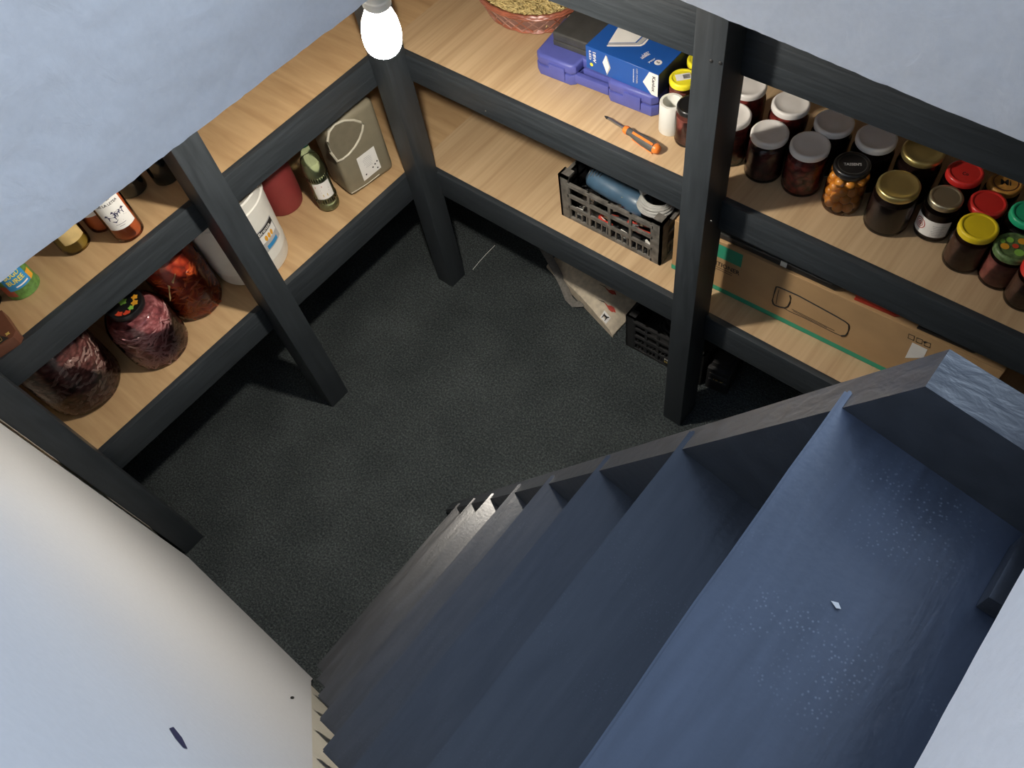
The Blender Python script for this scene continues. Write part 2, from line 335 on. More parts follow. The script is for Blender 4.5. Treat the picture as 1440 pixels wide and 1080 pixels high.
def wrap_text(s, r, a0, z0, wd, ht, mat, parent):
    t, f = text_vf(s); return wrap('lettering', [(x * wd, y * ht) for x, y in t], f, r, a0, z0, mat, parent)
def facing(p): return math.atan2(-p[1], -p[0])               # bearing from a thing to the stairs

# ------------------------------------------------------------------ the setting
ZU, ZL = 0.9888, 0.5376                 # tops of the upper and lower shelf boards
YR, XL = 1.229, -1.711                  # where the boards begin behind the rails
CEIL, UP = 1.735, 2.134                  # underside of the slab, floor level above
XB, YB, YW, XE = -2.24, 1.78, -0.19, 1.3
struct(box('floor', (XB - .05, YW - .1, -0.06), (XE, YB + .05, 0), 'carpet'))
struct(box('wall_back', (XB - .1, YB, 0), (XE, YB + .1, CEIL), 'cellar_wall'))
struct(box('wall_far', (XB - .1, YW - .1, 0), (XB, YB, CEIL), 'cellar_wall'))
struct(box('wall_right', (XE, YW - .1, 0), (XE + .1, YB + .1, CEIL), 'cellar_wall'))
KO = (H - CEIL) / 0.6; OX0, OX1, OY1 = -0.8006 * KO, 0.075, 0.7454 * KO   # the stairwell opening
slab = [boxvf((XB, YW - .1, CEIL), (OX0 - .03, YB, UP)), boxvf((OX0 - .03, OY1 + .022, CEIL), (XE, YB, UP)), boxvf((OX1 + .012, YW - .1, 1.99), (XE, OY1 + .022, UP))]
v, f = join(slab); struct(mesh('ceiling', v, f, 'rough_plaster'))
def reveal(name, o, u, wd, z0, z1, n, amp):
    o, u, n = Vector(o), Vector(u), Vector(n); st = 0.008; nx = int(wd / st); nz = int((z1 - z0) / st); vv = []; ff = []
    for j in range(nz + 2):
        for i in range(nx + 1):
            z = z0 + (z1 - z0) * min(j, nz) / nz; p = o + u * (wd * i / nx)
            d = noise.noise((p.x * 7 + z * 3, p.y * 7, z * 11)) * amp * 0.6 + noise.noise((p.x * 40, p.y * 40, z * 45)) * amp * 0.3
            if j == 0: z += noise.noise((p.x * 16, p.y * 16, 3.3)) * amp * 0.25 + noise.noise((p.x * 70, p.y * 70, 1.3)) * amp * 0.45
            q = p + n * d; q.z = z
            if j == nz + 1: q = p - n * 0.04; q.z = z
            vv.append(q)
    for j in range(nz + 1):
        for i in range(nx): a = j * (nx + 1) + i; ff.append([a, a + 1, a + nx + 2, a + nx + 1])
    b0 = len(vv)                                   # underside lip
    for i in range(nx + 1): q = vv[i] - n * 0.04; vv.append(q)
    for i in range(nx): ff.append([i, i + 1, b0 + i + 1, b0 + i])
    return struct(mesh(name, vv, ff, 'rough_plaster', None, True))
e0, e1 = at(47, 360, CEIL), at(480, 30, CEIL); sl = (e1.x - e0.x) / (e1.y - e0.y)
X1 = lambda y: e0.x + sl * (y - e0.y)
g0, g1 = at(1033, 32, CEIL), at(1440, 200.6, CEIL); sg = (g1.y - g0.y) / (g1.x - g0.x)
Y1 = lambda x: g0.y + sg * (x - g0.x)
ca = Vector((X1(YW), YW, 0)); cy = Y1(X1(OY1)); cb = Vector((X1(cy), cy, 0)); dd = cb - ca
reveal('trim_1', ca, dd.normalized(), dd.length + .008, CEIL, UP, (1, 0, 0), 0.004)
cc = Vector((OX1 + .01, Y1(OX1), 0)); dd = cc - cb
reveal('trim_2', cb - dd.normalized() * .008, dd.normalized(), dd.length + .008, CEIL, UP, (0, -1, 0), 0.0026)
reveal('trim_3', (OX1, YW, 0), (0, 1, 0), OY1 - YW, 1.99, UP, (-1, 0, 0), 0.0012)
# the wall beside the stairs: cream base, white lining board cut to the slope of the stairs
WL = struct(box('wall_left', (XB - .1, YW - .12, 0), (XE, YW - .016, 3.0), 'cream_wall'))
pan = [(-1.603, 0.0), (-0.99, 0.0), (-0.955, 0.085), (-0.05, 1.88), (-0.05, 3.0), (-1.603, 3.0)]
vv = [(x, YW, z) for x, z in pan] + [(x, YW - .0155, z) for x, z in pan]; k = len(pan)
wp = mesh('lining_board', vv, [list(range(k)), list(range(k, 2 * k))[::-1]] + [[i, (i + 1) % k, (i + 1) % k + k, i + k] for i in range(k)], 'smooth_wall', WL)
mesh('scuff_mark', [on_y(a, b, YW + .0006) for a, b in ((238, 1024), (244, 1022), (256, 1037), (264, 1053), (258, 1051), (247, 1038))], [[0, 1, 2, 3, 4, 5]], 'navy_print', WL)
mesh('nail_hole', [on_y(411 + 3 * math.cos(a * .785), 981 + 2 * math.sin(a * .785), YW + .0006) for a in range(8)], [list(range(8))], 'black_print', WL)

# ------------------------------------------------------------------ shelving
SH = thing('shelving', 'corner shelving of dark grey painted timber posts and rails with pale wood boards', 'shelving', (-1.6, 1.135, 0))
def post(x0, x1, y0, y1, z1=1.732, name='post'): return box(name, (x0, y0, 0.0), (x1, y1, z1), 'frame_paint_z', SH, 0.003, 2, True)
XF, YF = -1.616, 1.138                  # faces of the posts
post(XF - .074, XF, YF, YF + .076)                                       # corner
post(XF - .09, XF, 0.492, 0.571)                                         # middle of the long side
post(XF - .09, XF, -0.185, -0.111)                                       # beside the white wall
post(-0.660, -0.594, YF, YF + .091)                                      # middle of the other side
post(0.40, 0.466, YF, YF + .091)
RT = 0.021
def rail(a, b, ax): return box('rail', a, b, 'frame_paint_' + ax, SH, 0.002, 2, True)
for z0, z1 in ((ZU - .090, ZU), (ZL - .105, ZL), (1.335, 1.45)):
    for y0, y1 in ((-.111, .492), (.571, YF + .02)): rail((XL, y0, z0), (XL + RT, y1, z1), 'y')
    for x0, x1 in ((XF - .02, -.660), (-.594, .40), (.466, XE - .01)): rail((x0, YR - RT + .001, z0), (x1, YR, z1), 'x')
for z in (ZU, ZL, 1.452):
    box('shelf_board', (XB + .005, -.186, z - .018), (XL, YB - .005, z - .001), 'laminate_x', SH, 0, 2, True)
    box('shelf_board', (-1.7, YR, z - .018), (XE - .005, YB - .005, z - .001), 'laminate_y', SH, 0, 2, True)
    box('shelf_board', (XL, YR + .0, z - .018), (-1.7005, YB - .005, z - .001), 'laminate_x', SH, 0, 2, True)
for px, py in ((1000, 86), (1013, 89)):
    p = on_y(px, py, YF - .0005); v, f = lathe_vf([(0, .0015), (.003, .001), (.0042, 0)], 10)
    mesh('screw', [(p.x + a, p.y - c, p.z + b) for a, b, c in v], f, 'black_print', SH, True, True)
for px, py in ((683, 156), (1000, 311)):
    p = on_y(px, py, YR - RT) if px < 900 else on_y(px, py, YF - .0005); v, f = lathe_vf([(0, .0012), (.002, .001), (.003, 0)], 8)
    mesh('screw', [(p.x + a, p.y - c, p.z + b) for a, b, c in v], f, 'steel', SH, True, True)

# ------------------------------------------------------------------ stairs
ST = thing('staircase', 'steep dark painted wooden staircase with glossy treads and a rough side board', 'staircase', (-0.9, 0.15, 0))
NX = [-0.050 - 0.1229 * i for i in range(8)]; NZ = [1.896 - 0.2370 * i for i in range(8)]
tips = [at(x, y, z).y for (x, y), z in zip(((1190, 544), (978, 606), (856, 638), (776, 666), (726.6, 676.3), (690.8, 691), (666.5, 699), (647.4, 707.6)), NZ)]
lefts = [-.156, -.156, -.156, -.156, -.155, -.152, -.148, -.143]
SY = lambda x: 0.309 + 0.131 * (-x)      # inner face of the side board
for i in range(8):
    x0 = NX[i]; x1 = x0 + (0.16 if i else 0.155); z = NZ[i]
    bm = bmesh.new(); bmesh.ops.create_cube(bm, size=1)
    y0, y1 = lefts[i], tips[i]
    for q in bm.verts: q.co = Vector((x0 + (x1 - x0) * (q.co.x + .5), y0 + (y1 - y0) * (q.co.y + .5), z - .032 + .032 * (q.co.z + .5)))
    bmesh.ops.bevel(bm, geom=bm.edges[:], offset=0.0022, segments=2, affect='EDGES')
    bmesh.ops.subdivide_edges(bm, edges=[e for e in bm.edges if abs(e.verts[0].co.y - e.verts[1].co.y) > .2], cuts=12)
    for q in bm.verts:
        if abs(q.co.x - x0) < .006: q.co.x += noise.noise((q.co.y * 11, i * 3.1, 0)) * 0.0012
    me = bpy.data.meshes.new('tread'); bm.to_mesh(me); bm.free()
    for q in me.vertices: q.co -= Vector(ST.location)
    o = link('tread', me, 'stair_paint_daylit' if i == 0 else 'stair_paint', ST, True)
    xr = x0 + .135 if i else x0 + .148
    if i < 7: box('riser', (x0 + .014, y0 + .012, NZ[i + 1] + .001), (x0 + .03, SY(x0) + .01, z - .032), 'stair_paint', ST, 0, 2, True)
    else: box('riser', (x0 + .014, y0 + .012, 0.0), (x0 + .03, SY(x0) + .01, z - .032), 'stair_paint', ST, 0, 2, True)
box('riser', (0.092, -.156, 1.8965), (0.108, .305, 1.985), 'stair_paint', ST, 0, 2, True)
SL = 0.2370 / 0.1229
def stringer(yf, th, top_off, xs, ztop, dz, mat):
    xa = xs[0]; za = ztop
    xb = -1.02; zb = za + SL * (xb - xa) + 0
    if zb < 0: xb = xa - za / SL; zb = 0.0
    pr = [(0.20, za), (xa, za), (xb, zb), (xb + (dz if zb <= 0.001 else 0) / SL, 0.0), (0.20, max(0.0, za - dz + SL * (0.20 - xa) * 0 - 0.05))]
    vv = [(x, yf(x), z) for x, z in pr] + [(x, yf(x) + th, z) for x, z in pr]; k = len(pr)
    return mesh('stringer', vv, [list(range(k)), list(range(k, 2 * k))[::-1]] + [[i, (i + 1) % k, (i + 1) % k + k, i + k] for i in range(k)], mat, ST, False, True)
stringer(SY, 0.032, 0, (-0.007,), 1.968, 0.42, 'stringer_paint')
stringer(lambda x: -0.150, 0.030, 0, (0.06,), 1.86, 0.38, 'stair_paint')
box('cleat', (0.080, .238, 1.8975), (0.0915, .285, 1.918), 'stair_paint', ST, .001, 2, True)
fl = at(1175, 851, 1.8968)
tag(mesh('paint_flake', [fl + Vector(q) * .55 for q in ((-.006, .001, 0), (.001, .0035, .001), (.0065, -.001, .0012), (.002, -.003, .0006), (-.006, .001, .0012), (.001, .0035, .0022), (.0065, -.001, .0024), (.002, -.003, .0018))], [[0, 1, 2, 3], [4, 5, 6, 7], [0, 1, 5, 4], [1, 2, 6, 5], [2, 3, 7, 6], [3, 0, 4, 7]], 'white_paper'), 'tiny white paint flake lying on the top stair tread', 'flake')

# ------------------------------------------------------------------ light bulb
bc = at(537, 49, 1.583)                    # where the shadows of the posts meet the line of sight
ax = Vector((-0.20, 0.02, -0.98)).normalized()
BL = thing('light_bulb', 'glowing round light bulb hanging in a white holder from the plaster ceiling edge', 'light bulb', bc - ax * 0.108)
BL.rotation_euler = ax.to_track_quat('Z', 'Y').to_euler(); BL.scale = (1.09, 1.09, 1.09)
lathe('globe', [(.0165, .046), (.021, .056), (.027, .072), (.0300, .088), (.0306, .100), (.0296, .112), (.0275, .1185)], 'bulb_side', BL, 32)
lathe('globe_front', [(.0275, .1185), (.024, .1245), (.019, .1295), (.010, .133), (0, .134)], 'bulb_glow', BL, 20)
lathe('collar', [(.0, .030), (.0155, .030), (.0158, .046), (.0, .0465)], 'white_plastic', BL, 24)
lathe('holder', [(0, -.012), (.015, -.012), (.0195, -.006), (.0195, .026), (.0215, .028), (.0215, .040), (.0162, .041), (.016, .030), (0, .030)], 'white_plastic', BL, 28)
tp = bc - ax * 0.12
tube('cord', [tp, Vector((tp.x - .006, tp.y + .005, CEIL - .012))], .0035, 'white_plastic', BL, 8, world=True)
ros = Vector((tp.x - .006, tp.y + .005, CEIL)); v, f = lathe_vf([(0, -.014), (.018, -.014), (.03, -.005), (.032, -.0005), (0, -.0005)], 24)
mesh('ceiling_rose', [ros + Vector(p) for p in v], f, 'white_plastic', BL, True, True)

# ------------------------------------------------------------------ preserve jars
def lid_prof(r, h): return [(r - .004, h - .0145), (r - .0005, h - .0145), (r, h - .0125), (r, h - .0035), (r - .0015, h - .001), (r - .004, h), (r - .0065, h), (r - .0085, h - .0016), (r * .45, h - .0013), (0, h - .0013)]
LID = {}
def jar(p, h, rl, lid, content, label, rb=None, name='preserve_jar', group=None, z=ZU, seg=32):
    rb = rb or rl * 1.06; rn = rl - .004
    t = thing(name, label, 'jar', (p.x, p.y, z), 0, group)
    prof = [(0, .001), (rb * .8, .0), (rb * .95, .0025), (rb, .009), (rb, h * .66), (rb * .985, h * .74), (rn, h - .024), (rn, h - .013)]
    lathe('glass', prof, 'clear_glass', t, seg)
    if content:
        c = [(0, .0035), (rb * .8, .0035), (rb - .0028, .010), (rb - .0028, h * .66), (rb * .985 - .003, h * .74), (rn - .0026, h - .030), (0, h - .030)]
        lathe('contents', c, content, t, seg)
    LID[t.name] = lathe('lid', lid_prof(rl, h), lid, t, seg + 8)
    return t
def J(px, py, h, d, *a, **k): return jar(at(px, py, ZU + h), h, d / 2, *a, **k)
GW = 'jars on the upper shelf board'
J(1053, 118, .128, .084, 'white_lid', 'cherry_fruit', 'white-lidded jar of red fruit right behind the timber post, back row', group=GW)
J(1031, 160, .122, .083, 'white_lid', 'cherry_fruit', 'white-lidded jar of red fruit half hidden by the timber post, front row', group=GW)
J(1083.3, 185, .118, .083, 'white_lid', 'plum_fruit', 'white-lidded jar of dark plum preserve, second from the post in the front row', group=GW)
J(1140, 202.5, .120, .085, 'white_lid', 'cherry_fruit', 'white-lidded jar of reddish fruit beside the black-lidded apricot jar', group=GW)
J(1113, 144, .128, .084, 'white_lid', 'cherry_fruit', 'white-lidded jar of bright red fruit in the back row, second from the post', group=GW)
J(1174, 170, .128, .084, 'white_lid', 'dark_jam', 'white-lidded dark jar in the back row behind the apricot jar', group=GW)
J(1233.8, 192, .128, .085, 'white_lid', 'dark_jam', 'white-lidded dark jar in the back row next to a gold-lidded one', group=GW)
J(1300, 210, .126, .085, 'gold_lid', 'dark_jam', 'wide gold-lidded dark jar under the upper rail in the back row', group=GW)
J(1265, 259, .113, .086, 'gold_lid', 'dark_jam', 'wide gold-lidded jar of black jam in the front row', rb=.047, group=GW)
JA = J(1199.4, 230, .118, .076, 'black_lid', None, 'jar of whole yellow apricots in syrup under a black lid', rb=.0425, group=GW)
# apricots: separate fruits pressed against the glass
fm = None
lathe('syrup', [(0, .004), (.024, .004), (.026, .01), (.026, .085), (.0, .088)], 'syrup', JA, 24)
for r_i, zz in enumerate((.018, .042, .066, .088)):
    for k in range(9):
        a = 2 * PI * (k + .5 * (r_i % 2)) / 9
        rr = .0295
        if fm is None:
            v, f = lathe_vf([(0, -.0125), (.006, -.011), (.0105, -.0065), (.0125, 0), (.0108, .0065), (.006, .011), (0, .0125)], 12)
            o = mesh('apricot', v, f, 'apricot', JA, True); fm = o.data
        else: o = bpy.data.objects.new('apricot', fm); COL.objects.link(o); o.parent = JA
        o.location = (rr * math.cos(a), rr * math.sin(a), zz + random.uniform(-.003, .003)); o.rotation_euler = (random.random(), random.random(), 0)
a0 = facing(JA.location)
u = Vector((-math.sin(a0 + PI), math.cos(a0 + PI), 0)); u = Vector((math.sin(-a0) * -1, math.cos(a0) * 1, 0)); 
def lid_text(t, s, wd, ht, h, mat, dy=0.0, rot=0.0):
    a = facing(t.location); vdir = Vector((-math.cos(a + rot), -math.sin(a + rot), 0)); udir = Vector((vdir.y, -vdir.x, 0))
    return lettering(s, Vector((0, 0, h - .0008)) + vdir * dy, udir, vdir, wd, ht, mat, LID[t.name])
lid_text(JA, "TASSEN'S", .036, .008, .118, 'grey_print', -.001, .25)
n = 36; lathe('lid_ring', [(.0285, .1172), (.0300, .1172), (.0300, .1176), (.0285, .1176), (.0285, .1172)], 'dark_grey_plastic', LID[JA.name], n)
JL = J(1331.7, 275.6, .103, .067, 'pale_gold_lid', 'dark_jam', 'small dark jar with a white paper label and a dull gold lid', rb=.0375, group=GW)
a0 = facing(JL.location) - .15
PLB = patch('paper_label', .0381, a0, .082, .018, .062, 'white_paper', JL)
cir = lambda r0, r1, n=24: ([(r * math.cos(2 * PI * k / n), r * math.sin(2 * PI * k / n)) for r in (r0, r1) for k in range(n)], [[k, (k + 1) % n, n + (k + 1) % n, n + k] for k in range(n)])
for r0, r1 in ((.0115, .0135), (.007, .0085), (.002, .0045)):
    pp, ff = cir(r0, r1); wrap('emblem', [(x - .022, y + .042) for x, y in pp], ff, .0384, a0, 0, 'red_print', PLB)
for k in range(6): patch('print_line', .0384, a0 + .5, .026 - .004 * (k % 3), .050 - k * .005, .0512 - k * .005, 'grey_print', PLB, 6)
J(1358.5, 241, .106, .073, 'red_lid', 'dark_jam', 'red-lidded jar with a small dark mark on its lid under the upper rail', group=GW)
JR = [o for o in COL.objects if o.name.startswith('preserve_jar')][-1]
lid_text(JR, 'Co', .012, .010, .106, 'black_print', -.006, .2)
JO = J(1415, 256, .088, .066, 'orange_lid', 'dark_jam', 'jar with an orange patterned lid in the back row beyond the red lids', group=GW)
lid_text(JO, 'Mi', .020, .016, .088, 'black_print', 0, .3)
lathe('lid_ring', [(.0225, .0872), (.0245, .0872), (.0245, .0877), (.0225, .0877), (.0225, .0872)], 'dark_card', LID[JO.name], 32)
J(1391, 284, .096, .072, 'red_lid', 'dark_jam', 'plain glossy red-lidded jar right behind the yellow-lidded jar', group=GW)
J(1377.5, 317.5, .105, .075, 'yellow_lid', 'brown_jam', 'yellow-lidded jar of brown jam in the front row', group=GW)
J(1449, 299, .112, .070, 'green_lid', 'dark_jam', 'jar with a green lid behind the flower-patterned lid', group=GW)
JF = J(1428, 346, .095, .074, 'fruit_print', 'pink_jam', 'jar of pinkish jam with a fruit-patterned green lid', group=GW)
for k, (x, y, r, m) in enumerate(((-.016, -.010, .008, 'lid_flower_orange'), (-.014, .010, .007, 'lid_leaf_green'), (.006, .018, .008, 'lid_flower_orange'), (-.024, .0, .005, 'lid_leaf_green'), (.012, -.012, .009, 'lid_leaf_green'), (.020, .006, .006, 'yellow_print'), (.0, .0, .006, 'lid_flower_red'))):
    a = facing(JF.location); vd2 = Vector((-math.cos(a), -math.sin(a), 0)); ud2 = Vector((vd2.y, -vd2.x, 0))
    poly('printed_fruit', [(x + r * math.cos(2 * PI * q / 14), y + r * math.sin(2 * PI * q / 14)) for q in range(14)], (0, 0, .0945 + k * .0001), ud2, vd2, m, LID[JF.name])
J(1468, 375, .10, .072, 'red_lid', 'brown_jam', 'jar of brown jam standing beyond the flower-lidded jar in the front row', group=GW)
# jars on the tool side of the post
JB = J(973, 146, .105, .069, 'black_lid', 'pink_jam', 'black-lidded jar of pinkish jam beside the white plastic sleeve', group='jars behind the timber post')
JY = J(961, 108, .110, .066, 'bright_yellow_lid', 'pink_jam', 'yellow-lidded jar with a barcode sticker on its lid beside the blue carton', group='jars behind the timber post')
a = facing(JY.location) + .25; vy = Vector((-math.cos(a), -math.sin(a), 0)); uy = Vector((vy.y, -vy.x, 0))
STK = poly('sticker', [(-.018, -.011), (.018, -.011), (.018, .012), (-.018, .012)], (0, 0, .1096), uy, vy, 'white_paper', LID[JY.name])
for k in range(9): poly('barcode_bar', [(.0 + k * .0018, -.007), (.001 + k * .0018, -.007), (.001 + k * .0018, .008), (.0 + k * .0018, .008)], (0, 0, .1099), uy, vy, 'black_print', LID[JY.name])
J(986, 82, .110, .066, 'bright_yellow_lid', 'pink_jam', 'yellow-lidded jar squeezed behind the barcode-lidded jar and the post', group='jars behind the timber post')
p = at(945, 142, ZU + .083)
SLV = thing('plastic_sleeve', 'short white plastic pipe sleeve standing on end by the tool case', 'pipe', (p.x, p.y, ZU))
lathe('tube_wall', [(.0285, 0), (.029, .001), (.029, .082), (.0285, .083), (.0222, .083), (.0218, .082), (.0218, 0), (.0285, 0)], 'pvc', SLV, 36)
lathe('bottom_disc', [(0, .002), (.0216, .002), (.0216, .004), (0, .004)], 'pvc_inside', SLV, 24)

# ------------------------------------------------------------------ tool case, carton, black case
TC = thing('tool_case', 'flat blue plastic tool case with a handle and two latches', 'tool case', (-1.262, 1.340, ZU), math.radians(2.6))
out = [(0.012, .014), (.03, .0), (.128, .0), (.140, .010), (.143, .040), (.236, .040), (.240, .010), (.252, .0), (.372, .0), (.385, .014), (.385, .16), (.373, .172), (.012, .172), (0, .16)]
prism('lower_shell', out, .0, .029, 'blue_plastic', TC, .004)
prism('upper_shell', [(x * .992 + .0015, y * .985 + .001) for x, y in out], .0298, .060, 'blue_plastic', TC, .009, seg=3)
prism('handle', [(.139, .007), (.241, .007), (.241, .022), (.139, .022)], .006, .034, 'blue_plastic', TC, .005)
prism('handle_fin', [(.150, .030), (.232, .030), (.232, .040), (.150, .040)], .004, .040, 'blue_plastic', TC, .003)
for x in (.062, .292): box('latch', (x, -.0035, .010), (x + .050, .004, .046), 'blue_plastic', TC, .002)
BB = thing('carton', 'blue cardboard carton with white lettering lying on the tool case', 'carton', (-1.093, 1.364, 1.0492))
bw, bd, bh = .216, .215, .065
CBD = box('carton_body', (0, 0, 0), (bw, bd, bh), 'blue_carton', BB, .0008, 1)
e = .0005; FX, FZ, FY = (1, 0, 0), (0, 0, 1), (0, 1, 0)
poly('end_panel', [(0.001, .001), (bd - .001, .001), (bd - .001, bh - .001), (.001, bh - .001)], (bw + e, 0, 0), FY, FZ, 'navy_carton', CBD)
poly('logo_tile', [(.172, .028), (.190, .0635), (bw - .0005, .0635), (bw - .0005, .001), (.198, .001)], (0, -e, 0), FX, FZ, 'white_paper', CBD)
lettering('Kanlux', (.2035, -e * 2, .033), (0, 0, -1), (1, 0, 0), .044, .0095, 'black_print', CBD)
lettering('LED PANEL', (.155, -e, .036), (0, 0, -1), (1, 0, 0), .044, .0045, 'grey_print', CBD)
lettering('www.kanlux', (.145, -e, .034), (0, 0, -1), (1, 0, 0), .040, .0035, 'white_paper', CBD)
lettering('18W', (.027, -e, .040), (0, 0, -1), (1, 0, 0), .030, .010, 'white_paper', CBD)
lettering('LED', (.014, -e, .042), (0, 0, -1), (1, 0, 0), .026, .006, 'white_paper', CBD)
poly('yellow_dot', [(.017 + .005 * math.cos(k * .5236), .016 + .005 * math.sin(k * .5236)) for k in range(12)], (0, -e, 0), FX, FZ, 'yellow_print', CBD)
poly('panel_picture', [(.052, .036), (.062, .060), (.072, .030), (.064, .008)], (0, -e, 0), FX, FZ, 'white_paper', CBD)
poly('panel_edge', [(.064, .008), (.0645, .003), (.0765, .029), (.066, .058), (.062, .060), (.072, .030)], (0, -e, 0), FX, FZ, 'grey_print', CBD)
poly('panel_picture', [(.044, .036), (.100, .070), (.100, .150), (.060, .135), (.030, .095)], (0, 0, bh + e), FX, FY, 'white_paper', CBD)
poly('panel_edge', [(.048, .028), (.112, .066), (.116, .075), (.116, .100), (.104, .100), (.104, .070), (.044, .034)], (0, 0, bh + e), FX, FY, 'grey_print', CBD)
poly('panel_rim', [(.050, .022), (.120, .064), (.124, .074), (.122, .098), (.118, .098), (.118, .074), (.113, .066), (.046, .026)], (0, 0, bh + e * 1.6), FX, FY, 'white_paper', CBD)
lettering('25000h', (.150, .040, bh + e), (.3, 1, 0), (-1, .3, 0), .026, .008, 'white_paper', CBD)
lettering('LED', (.145, .048, bh + e), (.3, 1, 0), (-1, .3, 0), .020, .005, 'white_paper', CBD)
pp, ff = cir(.0, .0095); poly('round_mark', pp[24:], (.190, .036, bh + e), FX, FY, 'white_paper', CBD)
lettering('5', (.190, .036, bh + e * 2), (.3, 1, 0), (-1, .3, 0), .006, .009, 'black_print', CBD)
lettering('year', (.174, .034, bh + e), (.3, 1, 0), (-1, .3, 0), .022, .006, 'white_paper', CBD)
poly('corner_tile', [(bw - .030, bd - .001), (bw - .001, bd - .001), (bw - .001, bd - .050)], (0, 0, bh + e), FX, FY, 'white_paper', CBD)
BK = thing('black_case', 'small charcoal plastic case lying on the blue tool case beside the carton', 'case', (-1.222, 1.392, 1.0492), math.radians(2.6))
box('case_base', (0, 0, 0), (.122, .12, .016), 'dark_grey_plastic', BK, .003)
box('case_lid', (0, 0, .0166), (.122, .12, .040), 'dark_grey_plastic', BK, .005, 3)

# screwdriver
a = at(850, 169, ZU); b = at(927, 218, ZU); L = (b - a).length
SD = thing('screwdriver', 'screwdriver with an orange and grey handle lying on the shelf', 'screwdriver', (a.x, a.y, ZU + .0135))
SD.rotation_euler = Vector((b.x - a.x, b.y - a.y, 0)).to_track_quat('Z', 'Y').to_euler()
h0 = L * .40
lathe('shaft', [(0, 0), (.0012, .002), (.0032, .008), (.0034, .012), (.0034, h0)], 'steel', SD, 12)
lathe('tip', [(0, -.0002), (.0014, .002), (.0035, .0085), (.0036, .014), (0, .0142)], 'black_print', SD, 10)
lathe('collar', [(0, h0 - .004), (.0085, h0 - .004), (.0105, h0 + .002), (.0098, h0 + .009), (0, h0 + .009)], 'orange_plastic', SD, 20)
lathe('grip', [(0, h0 + .009), (.0092, h0 + .009), (.0085, h0 + .022), (.0115, h0 + .040), (.0135, h0 + .062), (.0135, L - .022), (.0125, L - .014), (0, L - .014)], 'grey_rubber', SD, 24)
lathe('end_cap', [(.0126, L - .0145), (.0128, L - .010), (.010, L - .003), (.005, L), (0, L)], 'orange_plastic', SD, 24)
for an in (0, 2 * PI / 3, 4 * PI / 3):
    an += PI / 2 + .45
    v, f = boxvf((-.0028, -.001, h0 + .028), (.0028, .0016, L - .016)); ca, sa = math.cos(an), math.sin(an)
    rr = lambda z: .0110 + .0030 * min(1, max(0, (z - h0 - .028) / .035))
    mesh('inlay', [((rr(z) + y) * ca - x * sa, (rr(z) + y) * sa + x * ca, z) for x, y, z in v], f, 'orange_plastic', SD)

# ------------------------------------------------------------------ straw basket
BA = thing('basket', 'oval copper-coloured wicker basket filled with straw', 'basket', (-1.43, 1.549, ZU))
RX, RY = .165, .126
def oval(s, z, wob=0.0, ph=0.0, n=64): return [(RX * s * math.cos(2 * PI * k / n), RY * s * math.sin(2 * PI * k / n), z + wob * math.sin(2 * PI * k / n * 9 + ph)) for k in range(n)]
v = []; f = []; prof = [(.80, .004), (.90, .022), (.98, .050), (1.0, .064), (.97, .064), (.95, .050), (.87, .022), (.78, .010)]
for s, z in prof: v += oval(s, z)
n = 64
for i in range(len(prof) - 1):
    for k in range(n): f.append([i * n + k, i * n + (k + 1) % n, (i + 1) * n + (k + 1) % n, (i + 1) * n + k])
f.append(list(range(n))[::-1]); f.append([(len(prof) - 1) * n + k for k in range(n)])
mesh('basket_body', v, f, 'basket_lining', BA, True)
for ph in (0, 2.1, 4.2): tube('rim_strand', oval(1.005, .065, .005, ph), .005, 'copper_willow', BA, 6, True)
for ph in (0, PI): tube('base_strand', oval(.835, .008, .003, ph), .0045, 'copper_willow', BA, 6, True)
for k in range(26):
    for sg in (-1, 1):
        path = []
        for j in range(7):
            t = j / 6; a = 2 * PI * (k + sg * t * 1.6) / 26; s = .835 + .165 * t + .012
            path.append((RX * s * math.cos(a), RY * s * math.sin(a), .008 + .056 * t))
        tube('willow_strand', path, .003, 'pale_willow' if (k + sg) % 3 else 'copper_willow', BA, 5)
sv = []; sf = []
for k in range(1500):
    a = random.uniform(0, 2 * PI); rr = math.sqrt(random.random()) * .90; x = RX * rr * math.cos(a); y = RY * rr * math.sin(a); z = .058 + .030 * (1 - rr * rr) + random.uniform(-.01, .012)
    d = Vector((random.gauss(0, 1), random.gauss(0, 1), random.gauss(0, .3))).normalized() * random.uniform(.015, .04); s = d.cross(Vector((0, 0, 1))).normalized() * .0011
    p0 = Vector((x, y, z)) - d; p1 = Vector((x, y, z)) + d; o = len(sv)
    for p in (p0, p1):
        m = math.hypot(p.x / RX, p.y / RY)
        if m > .95: p.x *= .95 / m; p.y *= .95 / m
    up = Vector((0, 0, .0012)); sv += [p0 - s, p0 + s, p0 + up, p1 - s, p1 + s, p1 + up]; sf += [[o, o + 1, o + 4, o + 3], [o + 1, o + 2, o + 5, o + 4], [o + 2, o, o + 3, o + 5]]
st = mesh('straw', sv, sf, 'straw', BA); st['kind'] = 'stuff'
v, f = lathe_vf([(.94, .046), (.8, .060), (.5, .078), (.2, .085), (0, .086)], 40); mesh('straw_bed', [(x * RX, y * RY, z) for x, y, z in v], f, 'straw', BA, True)

